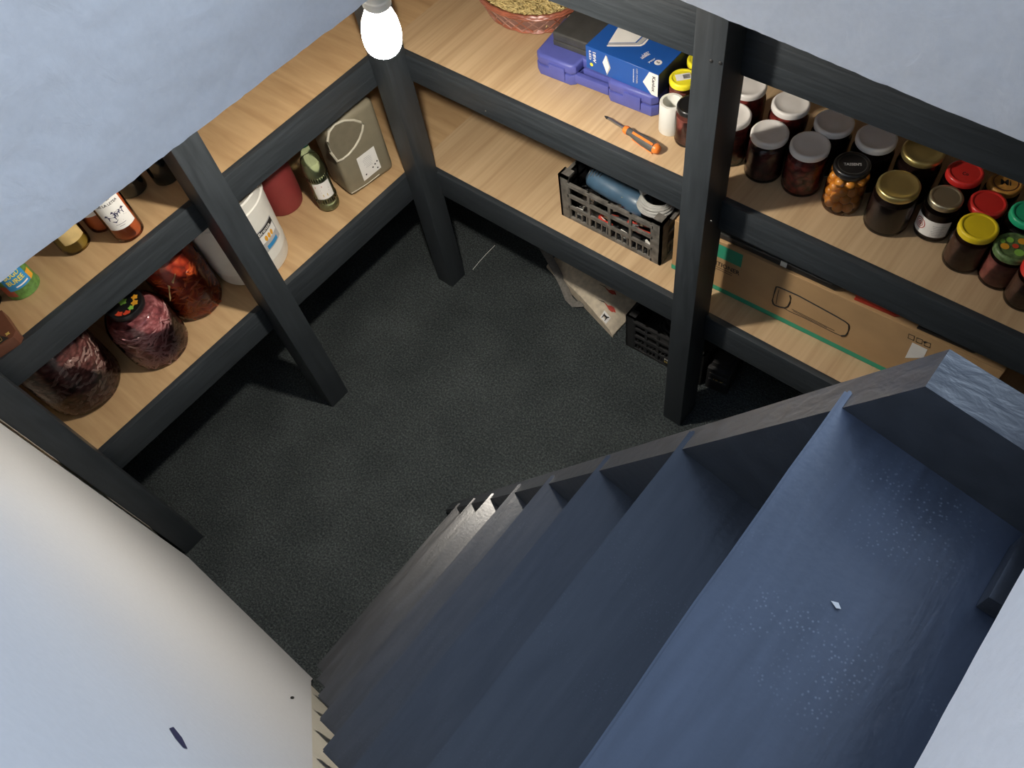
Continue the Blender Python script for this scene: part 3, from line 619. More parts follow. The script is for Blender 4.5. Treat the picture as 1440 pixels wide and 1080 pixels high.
# ------------------------------------------------------------------ crates
def crate(name, label, loc, rotz, L, D, Hh, mat, dark, rows=3, cols=4, corner=.02):
    t = thing(name, label, 'crate', loc, rotz)
    box('crate_floor', (.004, .004, 0), (L - .004, D - .004, .006), dark, t)
    th = .007
    for x in (0, L - .034):
        for y, dy in ((0, 1), (D - .034, -1)):
            yy = y if dy > 0 else y
            v, f = join([boxvf((x, yy if dy > 0 else yy + .034 - th, 0), (x + .034, yy + th if dy > 0 else yy + .034, Hh + corner)), boxvf((x if x == 0 else x + .034 - th, yy, 0), (x + th if x == 0 else x + .034, yy + .034, Hh + corner)), boxvf((x, yy, Hh + corner - .008), (x + .034, yy + .034, Hh + corner))])
            mesh('corner_post', v, f, mat, t)
    def side(o, u, ln, nv, full=False):
        o, u, nv = Vector(o), Vector(u), Vector(nv)
        def bar(s0, s1, z0, z1, th_): 
            a = o + u * s0; b = o + u * s1
            vs_ = [p + nv * q + Vector((0, 0, z)) for z in (z0, z1) for q in (0, th_) for p in (a, b)]
            return vs_, [[0, 2, 3, 1], [4, 5, 7, 6], [0, 1, 5, 4], [2, 6, 7, 3], [0, 4, 6, 2], [1, 3, 7, 5]]
        for r in range(rows + 1):
            zc = .006 + (Hh - .012) * r / rows
            v, f = bar(.030, ln - .030, zc - .005, zc + .006, th * (1.5 if r == rows else 1)); mesh('slat', v, f, mat, t)
        for c in range(cols + 1):
            s = .033 + (ln - .066) * c / cols
            v, f = bar(s - .0045, s + .0045, .0, Hh, th * .8); mesh('upright', v, f, mat, t)
        if full:
            v, f = bar(.03, ln - .03, .002, Hh - .002, th * .5); mesh('panel', v, f, dark, t)
        for c in range(cols):          # short bars in the lower openings
            for q in (.3, .6, .85):
                s = .033 + (ln - .066) * (c + q) / cols
                v, f = bar(s - .002, s + .002, .006, Hh * .36, th * .6); mesh('small_bar', v, f, mat, t)
    side((0, th, 0), (1, 0, 0), L, (0, -1, 0)); side((0, D - th, 0), (1, 0, 0), L, (0, 1, 0)); side((th, 0, 0), (0, 1, 0), D, (-1, 0, 0), True); side((L - th, 0, 0), (0, 1, 0), D, (1, 0, 0), True)
    return t
CR = crate('fruit_crate', 'dusty black plastic fruit crate of tools on the lower shelf', (-1.158, 1.289, ZL), 0, .36, .26, .152, 'dusty_plastic', 'black_plastic')
def in_crate(x, y, z): return (CR.location.x + x, CR.location.y + y, ZL + z)
DR = thing('power_tool', 'slate blue hand power tool lying in the fruit crate', 'power tool', in_crate(.048, .086, .122), math.radians(-4), rot=(0, math.radians(4), math.radians(-2)))
v, f = lathe_vf([(0, 0), (.020, .002), (.030, .012), (.033, .04), (.033, .10), (.030, .13), (.036, .15), (.036, .19), (.028, .21), (0, .214)], 24); mesh('tool_body', [(z, x, y) for x, y, z in v], f, 'slate_blue', DR, True)
tube('tool_handle', [(.15, .01, -.02), (.155, .02, -.05), (.158, .03, -.08)], [.018, .020, .021], 'slate_blue', DR, 12)
for k in range(5): tube('vent_rib', [(.010 + k * .009, .028 * math.cos(a) * .95, .033 * math.sin(a)) for a in [i * .3 - .2 for i in range(12)]], .0018, 'black_plastic', DR, 5)
CB = thing('cable_coil', 'coil of grey electric cable lying at the end of the fruit crate', 'cable', in_crate(.283, .084, .138))
for k in range(5): tube('cable_loop', [((.052 - .003 * k) * math.cos(2 * PI * j / 40), (.046 - .003 * k) * math.sin(2 * PI * j / 40), .006 * k + .004 * math.sin(2 * PI * j / 40 + k)) for j in range(40)], .0042, 'grey_cable', CB, 7, True)
tube('plug', [(-.040, -.018, .036), (-.022, .012, .040), (.002, .026, .041)], [.011, .012, .008], 'grey_cable', CB, 10)
def handtool(x, y, z, ang, col, label, ln=.12):
    t = thing('pliers', label, 'tool', in_crate(x, y, z), ang)
    for s in (-1, 1): tube('handle', [(0, 0, 0), (ln * .4, s * .014, 0), (ln, s * .018, .006)], [.006, .0075, .006], col, t, 8)
    tube('jaw', [(.005, 0, 0), (-.02, 0, 0), (-.05, .001, 0)], [.011, .010, .004], 'steel', t, 8, flat=.6)
handtool(.22, .028, .075, math.radians(8), 'red_handle', 'pliers with red handles pressed against the front of the fruit crate')
handtool(.115, .036, .032, math.radians(2), 'red_handle', 'pliers with red grips at the bottom of the fruit crate', .06)
t = thing('clear_bag', 'crumpled clear plastic bag of screws in the fruit crate', 'bag', in_crate(.062, .062, .052))
v, f = lathe_vf([(0, -.03), (.03, -.026), (.042, 0), (.034, .024), (.012, .036), (0, .038)], 22); mesh('bag_film', [(x * (1 + .22 * noise.noise((x * 50, y * 50, z * 50))), y * (1 + .2 * noise.noise((x * 60 + 3, y * 50, z * 50))), z + .006 * noise.noise((x * 70, y * 70, z * 40))) for x, y, z in v], f, 'clear_glass', t)
v, f = lathe_vf([(0, -.028), (.026, -.024), (.034, -.006), (.020, .004), (0, .006)], 16); mesh('screws', v, f, 'steel', t)
t = thing('plastic_clip', 'yellow plastic clip lying beside the cable coil in the crate', 'clip', in_crate(.185, .055, .124)); box('clip_body', (0, 0, 0), (.022, .010, .009), 'yellow_lid', t, .002); box('clip_tooth', (.022, .002, .002), (.034, .008, .007), 'white_plastic', t, .001)
for k in range(10):
    x = .05 + .028 * k + random.uniform(-.006, .006)
    t = thing('metal_part', 'small steel hardware piece at the front of the fruit crate', 'hardware', in_crate(x, .022 + .006 * (k % 2), .012 + .045 * (k % 3)), random.uniform(-.6, .6), 'hardware in the fruit crate')
    box('plate', (-.012, -.003, 0), (.012, .003, .026), 'steel' if k % 3 else 'white_plastic', t, .0008, 1); tube('pin', [(0, -.005, .013), (0, .006, .013)], .003, 'steel', t, 8)

FC = crate('storage_crate', 'black plastic crate of cables standing on the carpet under the shelf', (-.926, 1.300, 0), math.radians(1.5), .30, .27, .17, 'black_plastic', 'black_plastic', 4, 5, .01)
for k in range(4):
    p = Vector(FC.location) + Vector((.145, .13, .040 + .032 * k))
    t = thing('black_cable', ('loop of black cable topmost in the storage crate', 'loop of black cable second from the top in the storage crate', 'loop of black cable second from the bottom of the storage crate', 'loop of black cable at the bottom of the storage crate')[3 - k], 'cable', p, k * .8, 'cables in the storage crate')
    tube('cable_loop', [((.075 + .01 * math.sin(3 * a + k)) * math.cos(a), .055 * math.sin(a), .006 * math.sin(2 * a + k)) for a in [2 * PI * j / 36 for j in range(36)]], .005, 'black_plastic', t, 7, True)
poly('crate_sticker', [(.11, .028), (.19, .028), (.19, .060), (.11, .060)], (.04, -.0045, 0), FX, FZ, 'black_print', FC)
lettering('POWER', (.19, -.0052, .052), FX, FZ, .060, .010, 'white_paper', FC); lettering('ENERGY', (.19, -.0052, .037), FX, FZ, .060, .010, 'gold_print', FC)

# ------------------------------------------------------------------ cloth bag under the shelf
BG = thing('cloth_bag', 'beige cloth tote bag with red bird prints lying on the carpet', 'bag', (-1.02, 1.325, 0.0), math.radians(-4))
nx, ny = 22, 18; gv = []; gf = []
def bag_top(u_, v_): return .012 + .085 * (max(0, math.sin(PI * min(1, u_ * 1.0)) * math.sin(PI * (.08 + .84 * v_)))) ** .6 + .010 * noise.noise((u_ * 6, v_ * 6, 1.0)) + .006 * noise.noise((u_ * 15, v_ * 11, 4.0))
def bag_xy(u_, v_): return (-.36 + .40 * u_ - .02 * v_, -.005 + .30 * v_ + .035 * (1 - u_) * (1 - v_) * 2 - .02 * u_ * (1 - v_))
for j in range(ny + 1):
    for i in range(nx + 1): u_, v_ = i / nx, j / ny; x, y = bag_xy(u_, v_); gv.append((x, y, bag_top(u_, v_)))
m_ = len(gv)
for j in range(ny + 1):
    for i in range(nx + 1): x, y = bag_xy(i / nx, j / ny); gv.append((x, y, .001))
for j in range(ny):
    for i in range(nx):
        a_ = j * (nx + 1) + i; gf.append([a_, a_ + 1, a_ + nx + 2, a_ + nx + 1]); gf.append([m_ + a_ + nx + 1, m_ + a_ + nx + 2, m_ + a_ + 1, m_ + a_])
for i in range(nx): gf.append([i, m_ + i, m_ + i + 1, i + 1]); a_ = ny * (nx + 1) + i; gf.append([a_ + 1, m_ + a_ + 1, m_ + a_, a_])
for j in range(ny): a_ = j * (nx + 1); gf.append([a_ + nx + 1, m_ + a_ + nx + 1, m_ + a_, a_]); a_ += nx; gf.append([a_, m_ + a_, m_ + a_ + nx + 1, a_ + nx + 1])
BGB = mesh('bag_body', gv, gf, 'beige_canvas', BG, True)
def on_bag(name, pts, cu, cv, s, mat, dz=.0018):
    v = []
    for x, y in pts:
        u_, v_ = cu + x * s / .40, cv + y * s / .30; X, Y = bag_xy(u_, v_); v.append((X, Y, bag_top(u_, v_) + dz))
    return mesh(name, v, [list(range(len(pts)))], mat, BGB)
bird = [(-1.0, -.25), (-.3, -.05), (.1, .25), (.5, .42), (.85, .35), (1.05, .2), (.8, .1), (.6, -.15), (.1, -.3), (-.4, -.25)]
tail = [(-2.2, -.75), (-1.0, -.28), (-.5, -.22), (-.6, -.12), (-1.1, -.2)]
for cu, cv in ((.84, .17), (.76, .30)):
    on_bag('bird_print', bird, cu, cv, .026, 'red_print', .0045); on_bag('bird_tail', tail, cu, cv, .024, 'black_print', .0042)
on_bag('patch', [(-1, -.8), (1, -.8), (1, .8), (-1, .8)], .86, .055, .017, 'white_paper', .0025)
horse = [(-.7, -.7), (-.55, -.7), (-.4, -.1), (.25, -.1), (.35, -.7), (.5, -.7), (.5, .05), (.7, .35), (.8, .7), (.6, .6), (.35, .35), (-.4, .3), (-.75, .45), (-.65, .1)]
on_bag('horse_mark', horse, .86, .055, .016, 'black_print', .0032)
SP = tube('strap', [at(*q) for q in ((762, 345, .10), (772, 362, .085), (782, 380, .06), (793, 402, .03), (800, 420, .012), (808, 428, .010), (818, 427, .014), (826, 417, .03), (833, 403, .055), (842, 385, .09))], [.015] * 10, 'grey_strap', BG, 8, False, .18, True)

# ------------------------------------------------------------------ things in the dark under the shelf
p = at(1010, 528, .10)
t = thing('tool_battery', 'black battery pack with small gold print standing in the dark under the shelf', 'battery', (p.x, p.y, 0), math.radians(8))
box('battery_body', (-.04, 0, 0), (.04, .10, .12), 'black_plastic', t, .005); box('battery_top', (-.03, .012, .12), (.03, .085, .145), 'black_plastic', t, .004); box('ridge', (-.03, -.003, .085), (.03, .002, .10), 'dark_grey_plastic', t, .001); box('ridge', (-.03, -.003, .055), (.03, .002, .065), 'dark_grey_plastic', t, .001)
lettering('18 V', (.004, -.0035, .072), FX, FZ, .034, .008, 'gold_print', t)

# ------------------------------------------------------------------ long carton with the air unit drawing
p1 = at(944, 377, ZL); p2 = at(1225, 514.5, ZL); d = (p2 - p1); ang = math.atan2(d.y, d.x)
AB = thing('appliance_box', 'long brown cardboard box printed with a wall air unit and green stripe', 'box', (p1.x, p1.y, ZL), ang)
top = on_y(1012, 338, p1.y + (p2.y - p1.y) * .3).z - ZL
AL, AD, AH = .86, .30, top
ABD = box('carton_body', (0, 0, .0), (AL, AD, AH), 'cardboard', AB, .0015, 1)
def loc(px, py):          # pixel on the front of the box -> (distance along, height)
    rd = ray(px, py); o = Vector((p1.x, p1.y, 0)); uu = Vector((math.cos(ang), math.sin(ang), 0)); nn = Vector((-uu.y, uu.x, 0))
    c = Vector((0, 0, H)); s = (o - c).dot(nn) / rd.dot(nn); q = c + rd * s; return ((q - o).dot(uu), q.z - ZL)
E1 = -.0006
poly('green_stripe', [(.0005, .002), (AL - .0005, .002), (AL - .0005, .020), (.0005, .020)], (0, E1, 0), FX, FZ, 'green_print', ABD)
poly('green_stripe', [(.0005, .002), (AD - .0005, .002), (AD - .0005, .020), (.0005, .020)], (E1, 0, 0), (0, 1, 0), FZ, 'green_print', ABD)
gx, gz = loc(1042, 376)
poly('green_square', [(gx - .10, gz), (gx, gz), (gx, AH - .012), (gx - .10, AH - .012)], (0, E1, 0), FX, FZ, 'green_print', ABD)
lx, lz = loc(1040, 386); lx0, lz0 = loc(1008, 368)
wd = (lx - lx0) / 6 * 14.2
lettering('AIR CONDITIONER', (lx - wd / 2, E1, lz + .004), FX, FZ, wd, .017, 'black_print', ABD)
for k, (dx, q) in enumerate(((.0, .09), (.0, .07))): poly('print_line', [(lx - .02 - q, 0), (lx - .02, 0), (lx - .02, .0022), (lx - .02 - q, .0022)], (0, E1, lz - .012 - k * .008), FX, FZ, 'black_print', ABD)
def line(pts, r=.0021, mat='black_print', closed=False):
    path = [(x, E1, z) for x, z in (loc(*q) for q in pts)]; return tube('drawing_line', path, r, mat, ABD, 5, closed, 1.0)
C8 = lambda L_: [(1000 + x / 4.235, 340 + y / 4.235) for x, y in L_]
line(C8([(388, 268), (378, 300), (366, 350), (370, 368), (382, 378), (410, 388), (440, 392), (458, 384), (470, 360), (474, 335), (470, 318)]))
line(C8([(388, 268), (400, 268), (430, 280), (520, 320), (640, 385), (740, 440), (800, 475), (820, 492), (822, 515), (812, 545), (800, 558), (775, 560)]))
line(C8([(404, 285), (396, 320), (387, 368)]), .0009); line(C8([(430, 392), (470, 415), (560, 455), (660, 505), (740, 545), (775, 560)]), .0009); line(C8([(480, 400), (560, 440), (640, 480), (735, 530)]), .0007); line(C8([(490, 412), (580, 458), (690, 512)]), .0007)
for k in range(3):
    q = C8([(1178 + k * 48, 548 + k * 22), (1212 + k * 48, 562 + k * 22), (1206 + k * 48, 586 + k * 22), (1172 + k * 48, 572 + k * 22)]); line(q, .0008, 'black_print', True)
q = [loc(*z) for z in C8([(1262, 588), (1292, 600), (1270, 604)])]; poly('handling_mark', q, (0, E1 * 1.5, 0), FX, FZ, 'black_print', ABD)
q = [loc(*z) for z in C8([(1200, 598), (1290, 640), (1265, 690), (1155, 690)])]; poly('shipping_label', q, (0, E1 * 1.5, 0), FX, FZ, 'white_paper', ABD)
uu = Vector((math.cos(ang), math.sin(ang), 0)); nn = Vector((-uu.y, uu.x, 0))
def on_box(x, y): q = Vector((p1.x, p1.y, 0)) + uu * x + nn * y; return (q.x, q.y, ZL + AH + .0005)
t = thing('black_pouch', 'black zipped pouch lying on top of the long cardboard box', 'pouch', on_box(.05, .004), ang)
prism('pouch_body', [(.004, .01), (.02, .0), (.40, .0), (.42, .012), (.42, .17), (.40, .185), (.02, .185), (.004, .17)], 0, .046, 'black_plastic', t, .010, seg=3)
tube('zip', [(.03 + .36 * k / 12, -.001 + .0008 * math.sin(k), .026) for k in range(13)], .003, 'dark_grey_plastic', t, 6); box('zip_tab', (.255, -.004, .010), (.272, .0, .028), 'white_plastic', t, .001)
t = thing('red_cloth', 'folded dark red cloth lying on top of the long cardboard box', 'cloth', on_box(.50, .006), ang)
for k in range(3): prism('fold', [(0, .0), (.10, .004), (.12, .02), (.118, .16), (.0, .16)], .013 * k, .013 * k + .0125, 'red_handle', t, .004)
t = thing('black_cloth', 'folded black cloth lying beside the red cloth on the long box', 'cloth', on_box(.655, .006), ang)
for k in range(3): prism('fold', [(0, .0), (.13, .003), (.15, .02), (.148, .16), (.0, .16)], .013 * k, .013 * k + .0125, 'black_plastic', t, .004)

# ------------------------------------------------------------------ left side, lower shelf
def bigjar(px, py, r, h, content, slice_mat, label, lid, n):
    p = at(px, py, ZL); t = thing('pickle_jar', label, 'jar', (p.x, p.y, ZL), 0, 'big pickle jars')
    g = [(0, .003), (r * .7, .001), (r * .90, .006), (r * .98, .022), (r, .045), (r, h * .62), (r * .96, h * .72), (r * .82, h * .84), (r * .60, h * .92), (r * .52, h - .016)]
    lathe('glass', g, 'clear_glass', t, 44)
    c = [(0, .006)] + [(max(0, a - .006), b + .002) for a, b in g[1:8]] + [(0, h * .84)]
    v, f = lathe_vf(c, 44); v = [(x * (1 - .03 * abs(noise.noise((x * 45, y * 45, z * 45)))), y * (1 - .03 * abs(noise.noise((x * 45, y * 45, z * 45)))), z) for x, y, z in v]
    mesh('contents', v, f, content, t, True)
    lathe('lid', [(r * .46, h - .018), (r * .56, h - .018), (r * .57, h - .014), (r * .57, h - .003), (r * .55, h), (r * .48, h), (r * .45, h - .002), (0, h - .002)], lid, t, 36)
    ms = []
    for q in range(4):
        L_ = random.uniform(.022, .042); W_ = random.uniform(.005, .011); pts = []; nn_ = 6
        for i in range(nn_ + 1):
            s = i / nn_ - .5; b = .25 * math.sin(i * 1.1 + q) * W_
            pts += [(s * L_, b - W_ / 2 * (1 - (2 * s) ** 4), 0), (s * L_, b + W_ / 2 * (1 - (2 * s) ** 4), 0), (s * L_, b, .0022)]
        ff = []
        for i in range(nn_):
            o = 3 * i; ff += [[o, o + 3, o + 5, o + 2], [o + 2, o + 5, o + 4, o + 1]]
        ms.append((pts, ff, L_))
    a0 = facing(t.location); data = {}
    for k in range(n):
        q = k % 4; pts, ff, L_ = ms[q]
        if q not in data:
            o = mesh('slice', pts, ff, slice_mat, t, True); data[q] = o.data
        else: o = bpy.data.objects.new('slice', data[q]); COL.objects.link(o); o.parent = t
        a = a0 + random.uniform(-1.5, 1.5); z = random.uniform(.018, h * .72); rr = None
        for (ra, za), (rb_, zb) in zip(g, g[1:]):
            if za <= z <= zb: rr = ra + (rb_ - ra) * (z - za) / (zb - za)
        rr = (rr or r) - .0054
        # local x along the wall, local z outwards
        out_ = Vector((math.cos(a), math.sin(a), 0)); tan = Vector((-math.sin(a), math.cos(a), 0)); up = Vector((0, 0, 1)); th = random.uniform(-1.2, 1.2)
        ex = tan * math.cos(th) + up * math.sin(th); ey = out_.cross(ex)
        mm = Matrix((ex, ey, out_)).transposed(); o.rotation_euler = mm.to_euler(); o.location = out_ * rr + up * z
    return t, a0
bigjar(124, 543, .112, .285, 'dark_cabbage', 'dark_slice', 'large glass jar of dark pickled cabbage beside the white wall', 'white_lid', 150)
j2, a2 = bigjar(228, 487, .092, .215, 'red_cabbage', 'cabbage_slice', 'large glass jar of pink pickled cabbage with a flower-patterned lid', 'black_lid', 150)
for x, y, s, m in ((-.030, -.022, .013, 'lid_flower_red'), (-.012, -.036, .013, 'lid_flower_red'), (.006, -.028, .010, 'lid_leaf_green'), (.022, -.020, .012, 'lid_flower_orange'), (.032, -.002, .011, 'lid_flower_orange'), (.0, .01, .014, 'lid_leaf_green')):
    vd2 = Vector((-math.cos(a2), -math.sin(a2), 0)); ud2 = Vector((vd2.y, -vd2.x, 0))
    poly('printed_flower', [(x + s * (1 + .25 * math.cos(5 * q * .3927)) * math.cos(q * .3927) * .8, y + s * (1 + .25 * math.cos(5 * q * .3927)) * math.sin(q * .3927) * .8) for q in range(16)], (0, 0, .2135 + x * .004), ud2, vd2, m, j2)
j3, a3 = bigjar(279, 423, .086, .275, 'red_pepper', 'pepper_slice', 'large glass jar of red pickled peppers beside the white bucket', 'white_lid', 120)
for k, (da, z0, z1) in enumerate(((-.75, .125, .180), (-.35, .185, .205))):
    a = a3 + da; rr = .0885
    path = [((rr - max(0, (z0 + (z1 - z0) * i / 5) - .17) * .5) * math.cos(a + .05 * i), (rr - max(0, (z0 + (z1 - z0) * i / 5) - .17) * .5) * math.sin(a + .05 * i), z0 + (z1 - z0) * i / 5) for i in range(6)]
    tube('paper_strip', path, .006, 'pale_strip', j3, 6, flat=.15)
p = at(355, 361, ZL)
BU = thing('bucket', 'big white plastic bucket with a small picture label behind the timber post', 'bucket', (p.x, p.y, ZL))
lathe('bucket_body', [(0, .003), (.112, .002), (.118, .006), (.120, .014), (.1225, .05), (.1235, .055), (.1235, .060), (.1225, .064), (.130, .25), (.134, .252), (.134, .262), (.130, .264), (.131, .29), (.128, .29), (.120, .02), (0, .012)], 'white_plastic', BU, 56)
lathe('bucket_lid', [(.128, .288), (.136, .288), (.137, .302), (.132, .305), (.126, .300), (0, .300)], 'white_plastic', BU, 56)
a0 = facing(p) + .62
patch('picture_label', .1285, a0, .085, .10, .185, 'grey_print', BU); patch('label_field', .1292, a0, .074, .135, .162, 'white_paper', BU); patch('label_band', .1294, a0, .080, .165, .182, 'black_print', BU)
wrap_text('Branza', .1298, a0 - .05, .1735, .055, .012, 'white_paper', BU)
for k in range(3): 
    pp, ff = cir(0, .010); wrap('printed_fruit', [(x * .6 - .015 + .014 * k, y + .145) for x, y in pp], ff, .1297, a0, 0, 'lid_flower_orange', BU)
patch('label_foot', .1293, a0, .05, .105, .120, 'blue_print', BU)
p = at(400, 285, ZL)
RC = thing('red_canister', 'plain dark red round canister beside the oil bottle', 'canister', (p.x, p.y, ZL))
lathe('canister_body', [(0, .003), (.056, .0), (.063, .004), (.066, .016), (.068, .05), (.068, .20), (.064, .215), (0, .216)], 'red_plastic', RC, 40); lathe('canister_lid', [(.0, .217), (.069, .217), (.070, .220), (.070, .236), (.067, .24), (0, .24)], 'red_plastic', RC, 40)
p = at(464, 288, ZL)
OB = thing('oil_bottle', 'clear bottle of pale oil with a paper label between red canister and jerrycan', 'bottle', (p.x, p.y, ZL))
ob = [(0, .004), (.026, .0), (.033, .004), (.0355, .014), (.0355, .03), (.034, .034), (.0355, .038), (.0345, .05), (.0345, .13), (.0355, .142), (.034, .146), (.0355, .150), (.0355, .17), (.032, .195), (.022, .22), (.0145, .235), (.0135, .262)]
lathe('bottle_glass', ob, 'green_glass', OB, 36); lathe('oil', [(0, .006)] + [(r_ - .002, z_ + .001) for r_, z_ in ob[1:14]] + [(0, .197)], 'oil', OB, 36)
a0 = facing(p); OBL = patch('paper_label', .0352, a0, .060, .060, .126, 'white_paper', OB)
for (x, z, w_, h_, m) in ((-.012, .112, .022, .006, 'red_print'), (.004, .098, .030, .004, 'grey_print'), (.004, .088, .026, .004, 'grey_print'), (.0, .075, .016, .010, 'gold_print')): wrap('label_print', [(x - w_ / 2, z - h_ / 2), (x + w_ / 2, z - h_ / 2), (x + w_ / 2, z + h_ / 2), (x - w_ / 2, z + h_ / 2)], [[0, 1, 2, 3]], .0356, a0, 0, m, OBL)
for z in (.048, .140):
    for k in range(28): a = 2 * PI * k / 28; tube('rib', [(.0352 * math.cos(a), .0352 * math.sin(a), z - .007), (.0352 * math.cos(a), .0352 * math.sin(a), z + .007)], .0016, 'green_glass', OB, 5)
lathe('cap', [(.0, .256), (.0155, .256), (.0155, .276), (.0145, .279), (0, .279)], 'green_lid', OB, 24)
# jerrycan
ja = at(496, 279, ZL); jb = at(551, 240, ZL); d = jb - ja; ang = math.atan2(d.y, d.x); jw = d.length + .016
JC = thing('jerrycan', 'olive plastic jerrycan with a recessed grip and a white sticker', 'jerrycan', (ja.x, ja.y, ZL), ang)
JD, JH = .125, .285
bm = bmesh.new(); bmesh.ops.create_cube(bm, size=1)
for q_ in bm.verts: q_.co = Vector(((q_.co.x + .5) * jw, (q_.co.y + .5) * JD, (q_.co.z + .5) * JH))
bmesh.ops.bevel(bm, geom=bm.edges[:], offset=.022, segments=4, affect='EDGES', profile=.55)
me = bpy.data.meshes.new('can_body'); bm.to_mesh(me); bm.free(); link('can_body', me, 'jerrycan_plastic', JC, True)
def can_pt(px, py):
    rd = ray(px, py); o = Vector((ja.x, ja.y, 0)); u3 = Vector((math.cos(ang), math.sin(ang), 0)); n3 = Vector((-u3.y, u3.x, 0)); c = Vector((0, 0, H)); s = (o - c).dot(n3) / rd.dot(n3); q = c + rd * s; return ((q - o).dot(u3), q.z - ZL)
C4 = lambda L_: [can_pt(400 + x / 6, 130 + y / 6) for x, y in L_]
rim = C4([(445, 578), (385, 500), (362, 410), (375, 330), (420, 270), (500, 235), (580, 232), (640, 248), (662, 265), (655, 320), (630, 390), (590, 460), (540, 520), (490, 560)])
tube('grip_rim', [(x, -.0008, z) for x, z in rim], .0042, 'jerrycan_rim', JC, 6, True)
cxm = sum(x for x, z in rim) / len(rim); czm = sum(z for x, z in rim) / len(rim); k = len(rim)
rv = [(x, -.0012, z) for x, z in rim] + [(cxm + (x - cxm) * .72, -.0016, czm + (z - czm) * .72) for x, z in rim]
poly('grip_recess_shade', [(x, z) for x, z in rim], (0, -.0010, 0), FX, FZ, 'grip_recess_shade', JC)  # flat patch: shade inside the grip painted as a darker plastic colour
stk = C4([(605, 560), (750, 450), (815, 630), (672, 748)]); JST = poly('sticker', stk, (0, -.0012, 0), FX, FZ, 'white_paper', JC)
cx_, cz_ = sum(x for x, z in stk) / 4, sum(z for x, z in stk) / 4
for k in range(7): ln = [.020, .03, .03, .028, .03, .02, .024][k]; poly('print_line', [(cx_ - ln * .6, 0), (cx_ + ln * .5, 0), (cx_ + ln * .5, .0012), (cx_ - ln * .6, .0012)], (0, -.0016, cz_ + .028 - k * .006), FX, FZ, 'grey_print', JST)
for x, z in C4([(762, 600), (785, 630), (745, 628), (690, 690), (778, 575)]): poly('hazard_mark', [(x - .0035, z), (x, z - .004), (x + .0035, z), (x, z + .004)], (0, -.0018, 0), FX, FZ, 'black_print', JST)
ln_ = C4([(565, 852), (700, 770), (800, 690)]); tube('seam', [(x, -.0003, z) for x, z in ln_], .0016, 'jerrycan_rim', JC, 5)
v, f = lathe_vf([(0, 0), (.024, 0), (.026, .004), (.026, .022), (.023, .026), (0, .026)], 24); mesh('screw_cap', [(x + jw * .72, y + JD * .42, z + JH - .001) for x, y, z in v], f, 'black_lid', JC, True)
tube('carry_handle', [(jw * .06, JD * .5, JH - .012), (jw * .12, JD * .5, JH + .022), (jw * .30, JD * .5, JH + .030), (jw * .46, JD * .5, JH + .016), (jw * .5, JD * .5, JH - .008)], .011, 'jerrycan_plastic', JC, 10)

# ------------------------------------------------------------------ left side, upper shelf
def bottle(px, py, r, h, glassm, wine, label, capm='black_lid', name='wine_bottle'):
    p = at(px, py, ZU); t = thing(name, label, 'bottle', (p.x, p.y, ZU), 0, 'wine bottles')
    g = [(0, .010), (r * .45, .006), (r * .8, .0), (r * .97, .004), (r, .014), (r, h * .60), (r * .93, h * .66), (r * .62, h * .74), (r * .40, h * .80), (r * .38, h * .96), (r * .43, h * .965), (r * .43, h * .985), (r * .36, h)]
    lathe('bottle_glass', g, glassm, t, 40)
    if wine: lathe('wine', [(0, .012), (r * .8, .005), (r - .003, .016), (r - .003, h * .60), (r * .58, h * .74), (0, h * .76)], wine, t, 40)
    lathe('capsule', [(r * .42, h * .82), (r * .45, h * .82), (r * .46, h + .001), (0, h + .002)], capm, t, 24)
    return t, facing(p)
t, a = bottle(183, 326, .0385, .30, 'rose_glass', 'rose_wine', 'rose wine bottle with three dark horses on its white label')
a -= .10
FL = patch('front_label', .0390, a, .072, .048, .170, 'white_paper', t)
wrap_text('CAII', .0394, a + .0, .142, .022, .0075, 'black_print', FL); wrap_text('DE LA LETEA', .0394, a, .128, .054, .0075, 'black_print', FL)
def horse_sil(x0, z0, s, flip):
    pts = [(-1.25, .10), (-1.35, -.02), (-1.0, .05), (-.85, .0), (-.72, -.35), (-.78, -.95), (-.66, -.95), (-.52, -.35), (-.30, -.25), (.25, -.28), (.42, -.45), (.50, -.95), (.62, -.95), (.62, -.40), (.78, -.1), (.85, -.5), (.95, -.5), (.92, .1), (.70, .28), (.1, .20), (-.5, .26), (-.78, .48), (-.95, .50)]
    wrap('horse_print', [(x0 + (-x if flip else x) * s, z0 + y * s) for x, y in pts], [list(range(len(pts)))], .0394, a, 0, 'navy_print', FL)
horse_sil(-.010, .092, .013, False); horse_sil(.012, .098, .013, True); horse_sil(.006, .100, .011, False)
wrap('ground_print', [(-.026, .074), (-.008, .071), (.010, .071), (.027, .078), (.018, .083), (.0, .078), (-.014, .077)], [list(range(7))], .0393, a, 0, 'navy_print', FL)
for k in range(2): patch('print_line', .0394, a, .026 - .012 * k, .0635 - .006 * k, .0645 - .006 * k, 'navy_print', FL, 5)
t, a = bottle(147, 313, .0385, .30, 'rose_glass', 'rose_wine', 'rose wine bottle standing right behind the horse-label bottle'); patch('front_label', .0390, a - .4, .06, .06, .16, 'white_paper', t)
t, a = bottle(108, 344, .0385, .30, 'wine_glass', 'white_wine', 'white wine bottle with a pale gold label under a black band'); a += .12
patch('front_label', .0390, a, .060, .038, .084, 'pale_strip', t); patch('label_band', .0392, a, .060, .084, .125, 'navy_print', t); wrap_text('CHARDONNAY', .0395, a, .0905, .046, .0055, 'pale_strip', t)
pp, ff = cir(0, .007); wrap('emblem', [(x, y + .107) for x, y in pp], ff, .0395, a, 0, 'white_paper', t)
bottle(189, 266, .037, .29, 'dark_bottle', None, 'black glass bottle standing between the rose wine and the timber post')
bottle(236, 249, .037, .29, 'dark_bottle', None, 'black glass bottle standing right behind the timber post')
p = at(33, 403, ZU)
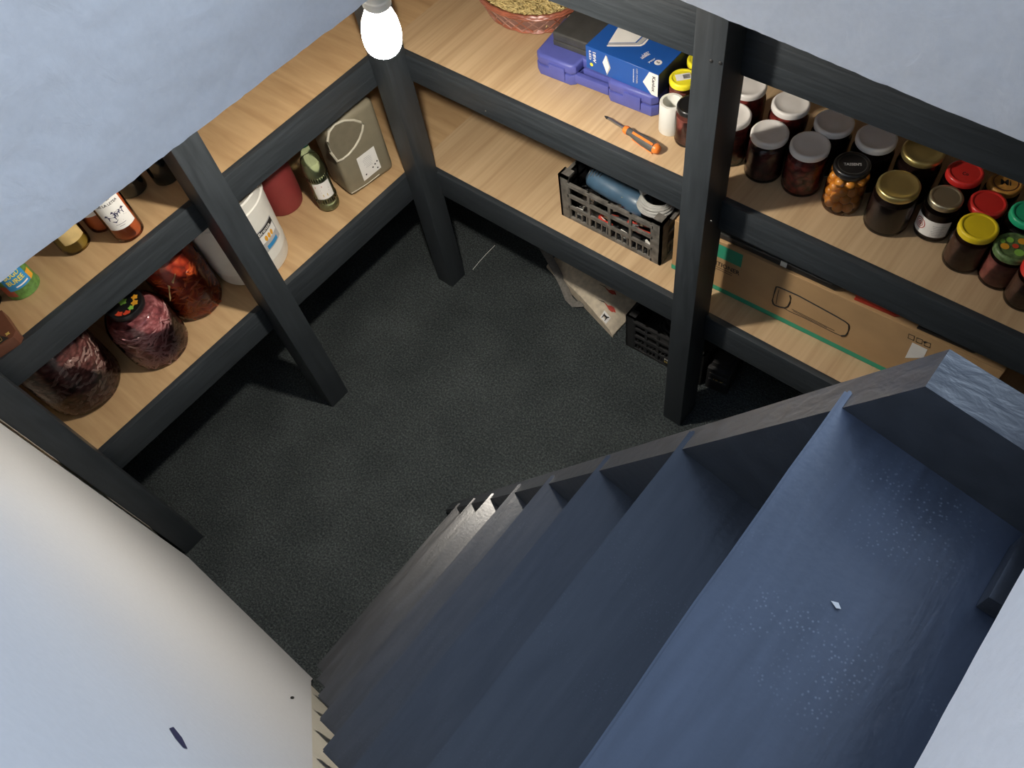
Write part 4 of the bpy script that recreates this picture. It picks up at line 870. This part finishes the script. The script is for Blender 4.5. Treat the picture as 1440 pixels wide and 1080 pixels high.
CN = thing('food_can', 'round can with blue and green vegetable label and yellow lettering', 'can', (p.x, p.y, ZU))
lathe('can_body', [(0, .002), (.039, .002), (.041, 0), (.0425, .002), (.0415, .006), (.0415, .104), (.0425, .108), (.041, .11), (.039, .107), (0, .107)], 'can_green', CN, 40)
a0 = facing(p)
patch('blue_field', .0419, a0 - .05, .060, .032, .085, 'blue_print', CN); patch('red_field', .0418, a0 - .95, .030, .012, .050, 'can_red', CN); patch('orange_field', .0418, a0 + .85, .018, .030, .055, 'lid_flower_orange', CN)
wrap_text('BUGD', .0424, a0 - .05, .076, .040, .014, 'yellow_print', CN); wrap_text('BUREE', .0424, a0 - .05, .057, .044, .014, 'yellow_print', CN); patch('print_line', .0423, a0 + .1, .034, .038, .042, 'white_paper', CN, 6)
jar(at(-16, 428, ZU), .09, .034, 'black_lid', 'brown_jam', 'small dark jar beside the vegetable can at the shelf end', name='dark_jar')
c1 = at(25, 469, ZU + .03)
DB = thing('snack_box', 'dark brown flat box with a gold corner lying at the shelf edge', 'box', (c1.x, c1.y, ZU), math.radians(-8))
prism('box_body', [(-.10, -.08), (-.012, -.08), (0, -.068), (0, -.012), (-.012, 0), (-.10, 0)], 0, .03, 'dark_card', DB, .002)
poly('gold_mark', [(-.018 + .007 * math.cos(k * .7854) * (1 if k % 2 else .55), -.018 + .007 * math.sin(k * .7854) * (1 if k % 2 else .55)) for k in range(8)], (0, 0, .0306), FX, FY, 'gold_print', DB)
poly('dark_field', [(-.03, -.07), (-.004, -.07), (-.004, -.02), (-.03, -.035)], (0, 0, .0304), FX, FY, 'black_print', DB)
tube('outline', [(-.028, -.06, .0306), (-.010, -.06, .0306), (-.010, -.035, .0306), (-.028, -.035, .0306)], .0006, 'gold_print', DB, 4, True)

# thin white thread on the carpet
tag(tube('white_thread', [at(x, y, .002 + .001 * k) for k, (x, y) in enumerate(((665, 379), (674, 368), (684, 357), (696, 345)))], .0009, 'white_paper', None, 5), 'thin white thread lying on the dark carpet near the corner post', 'thread')
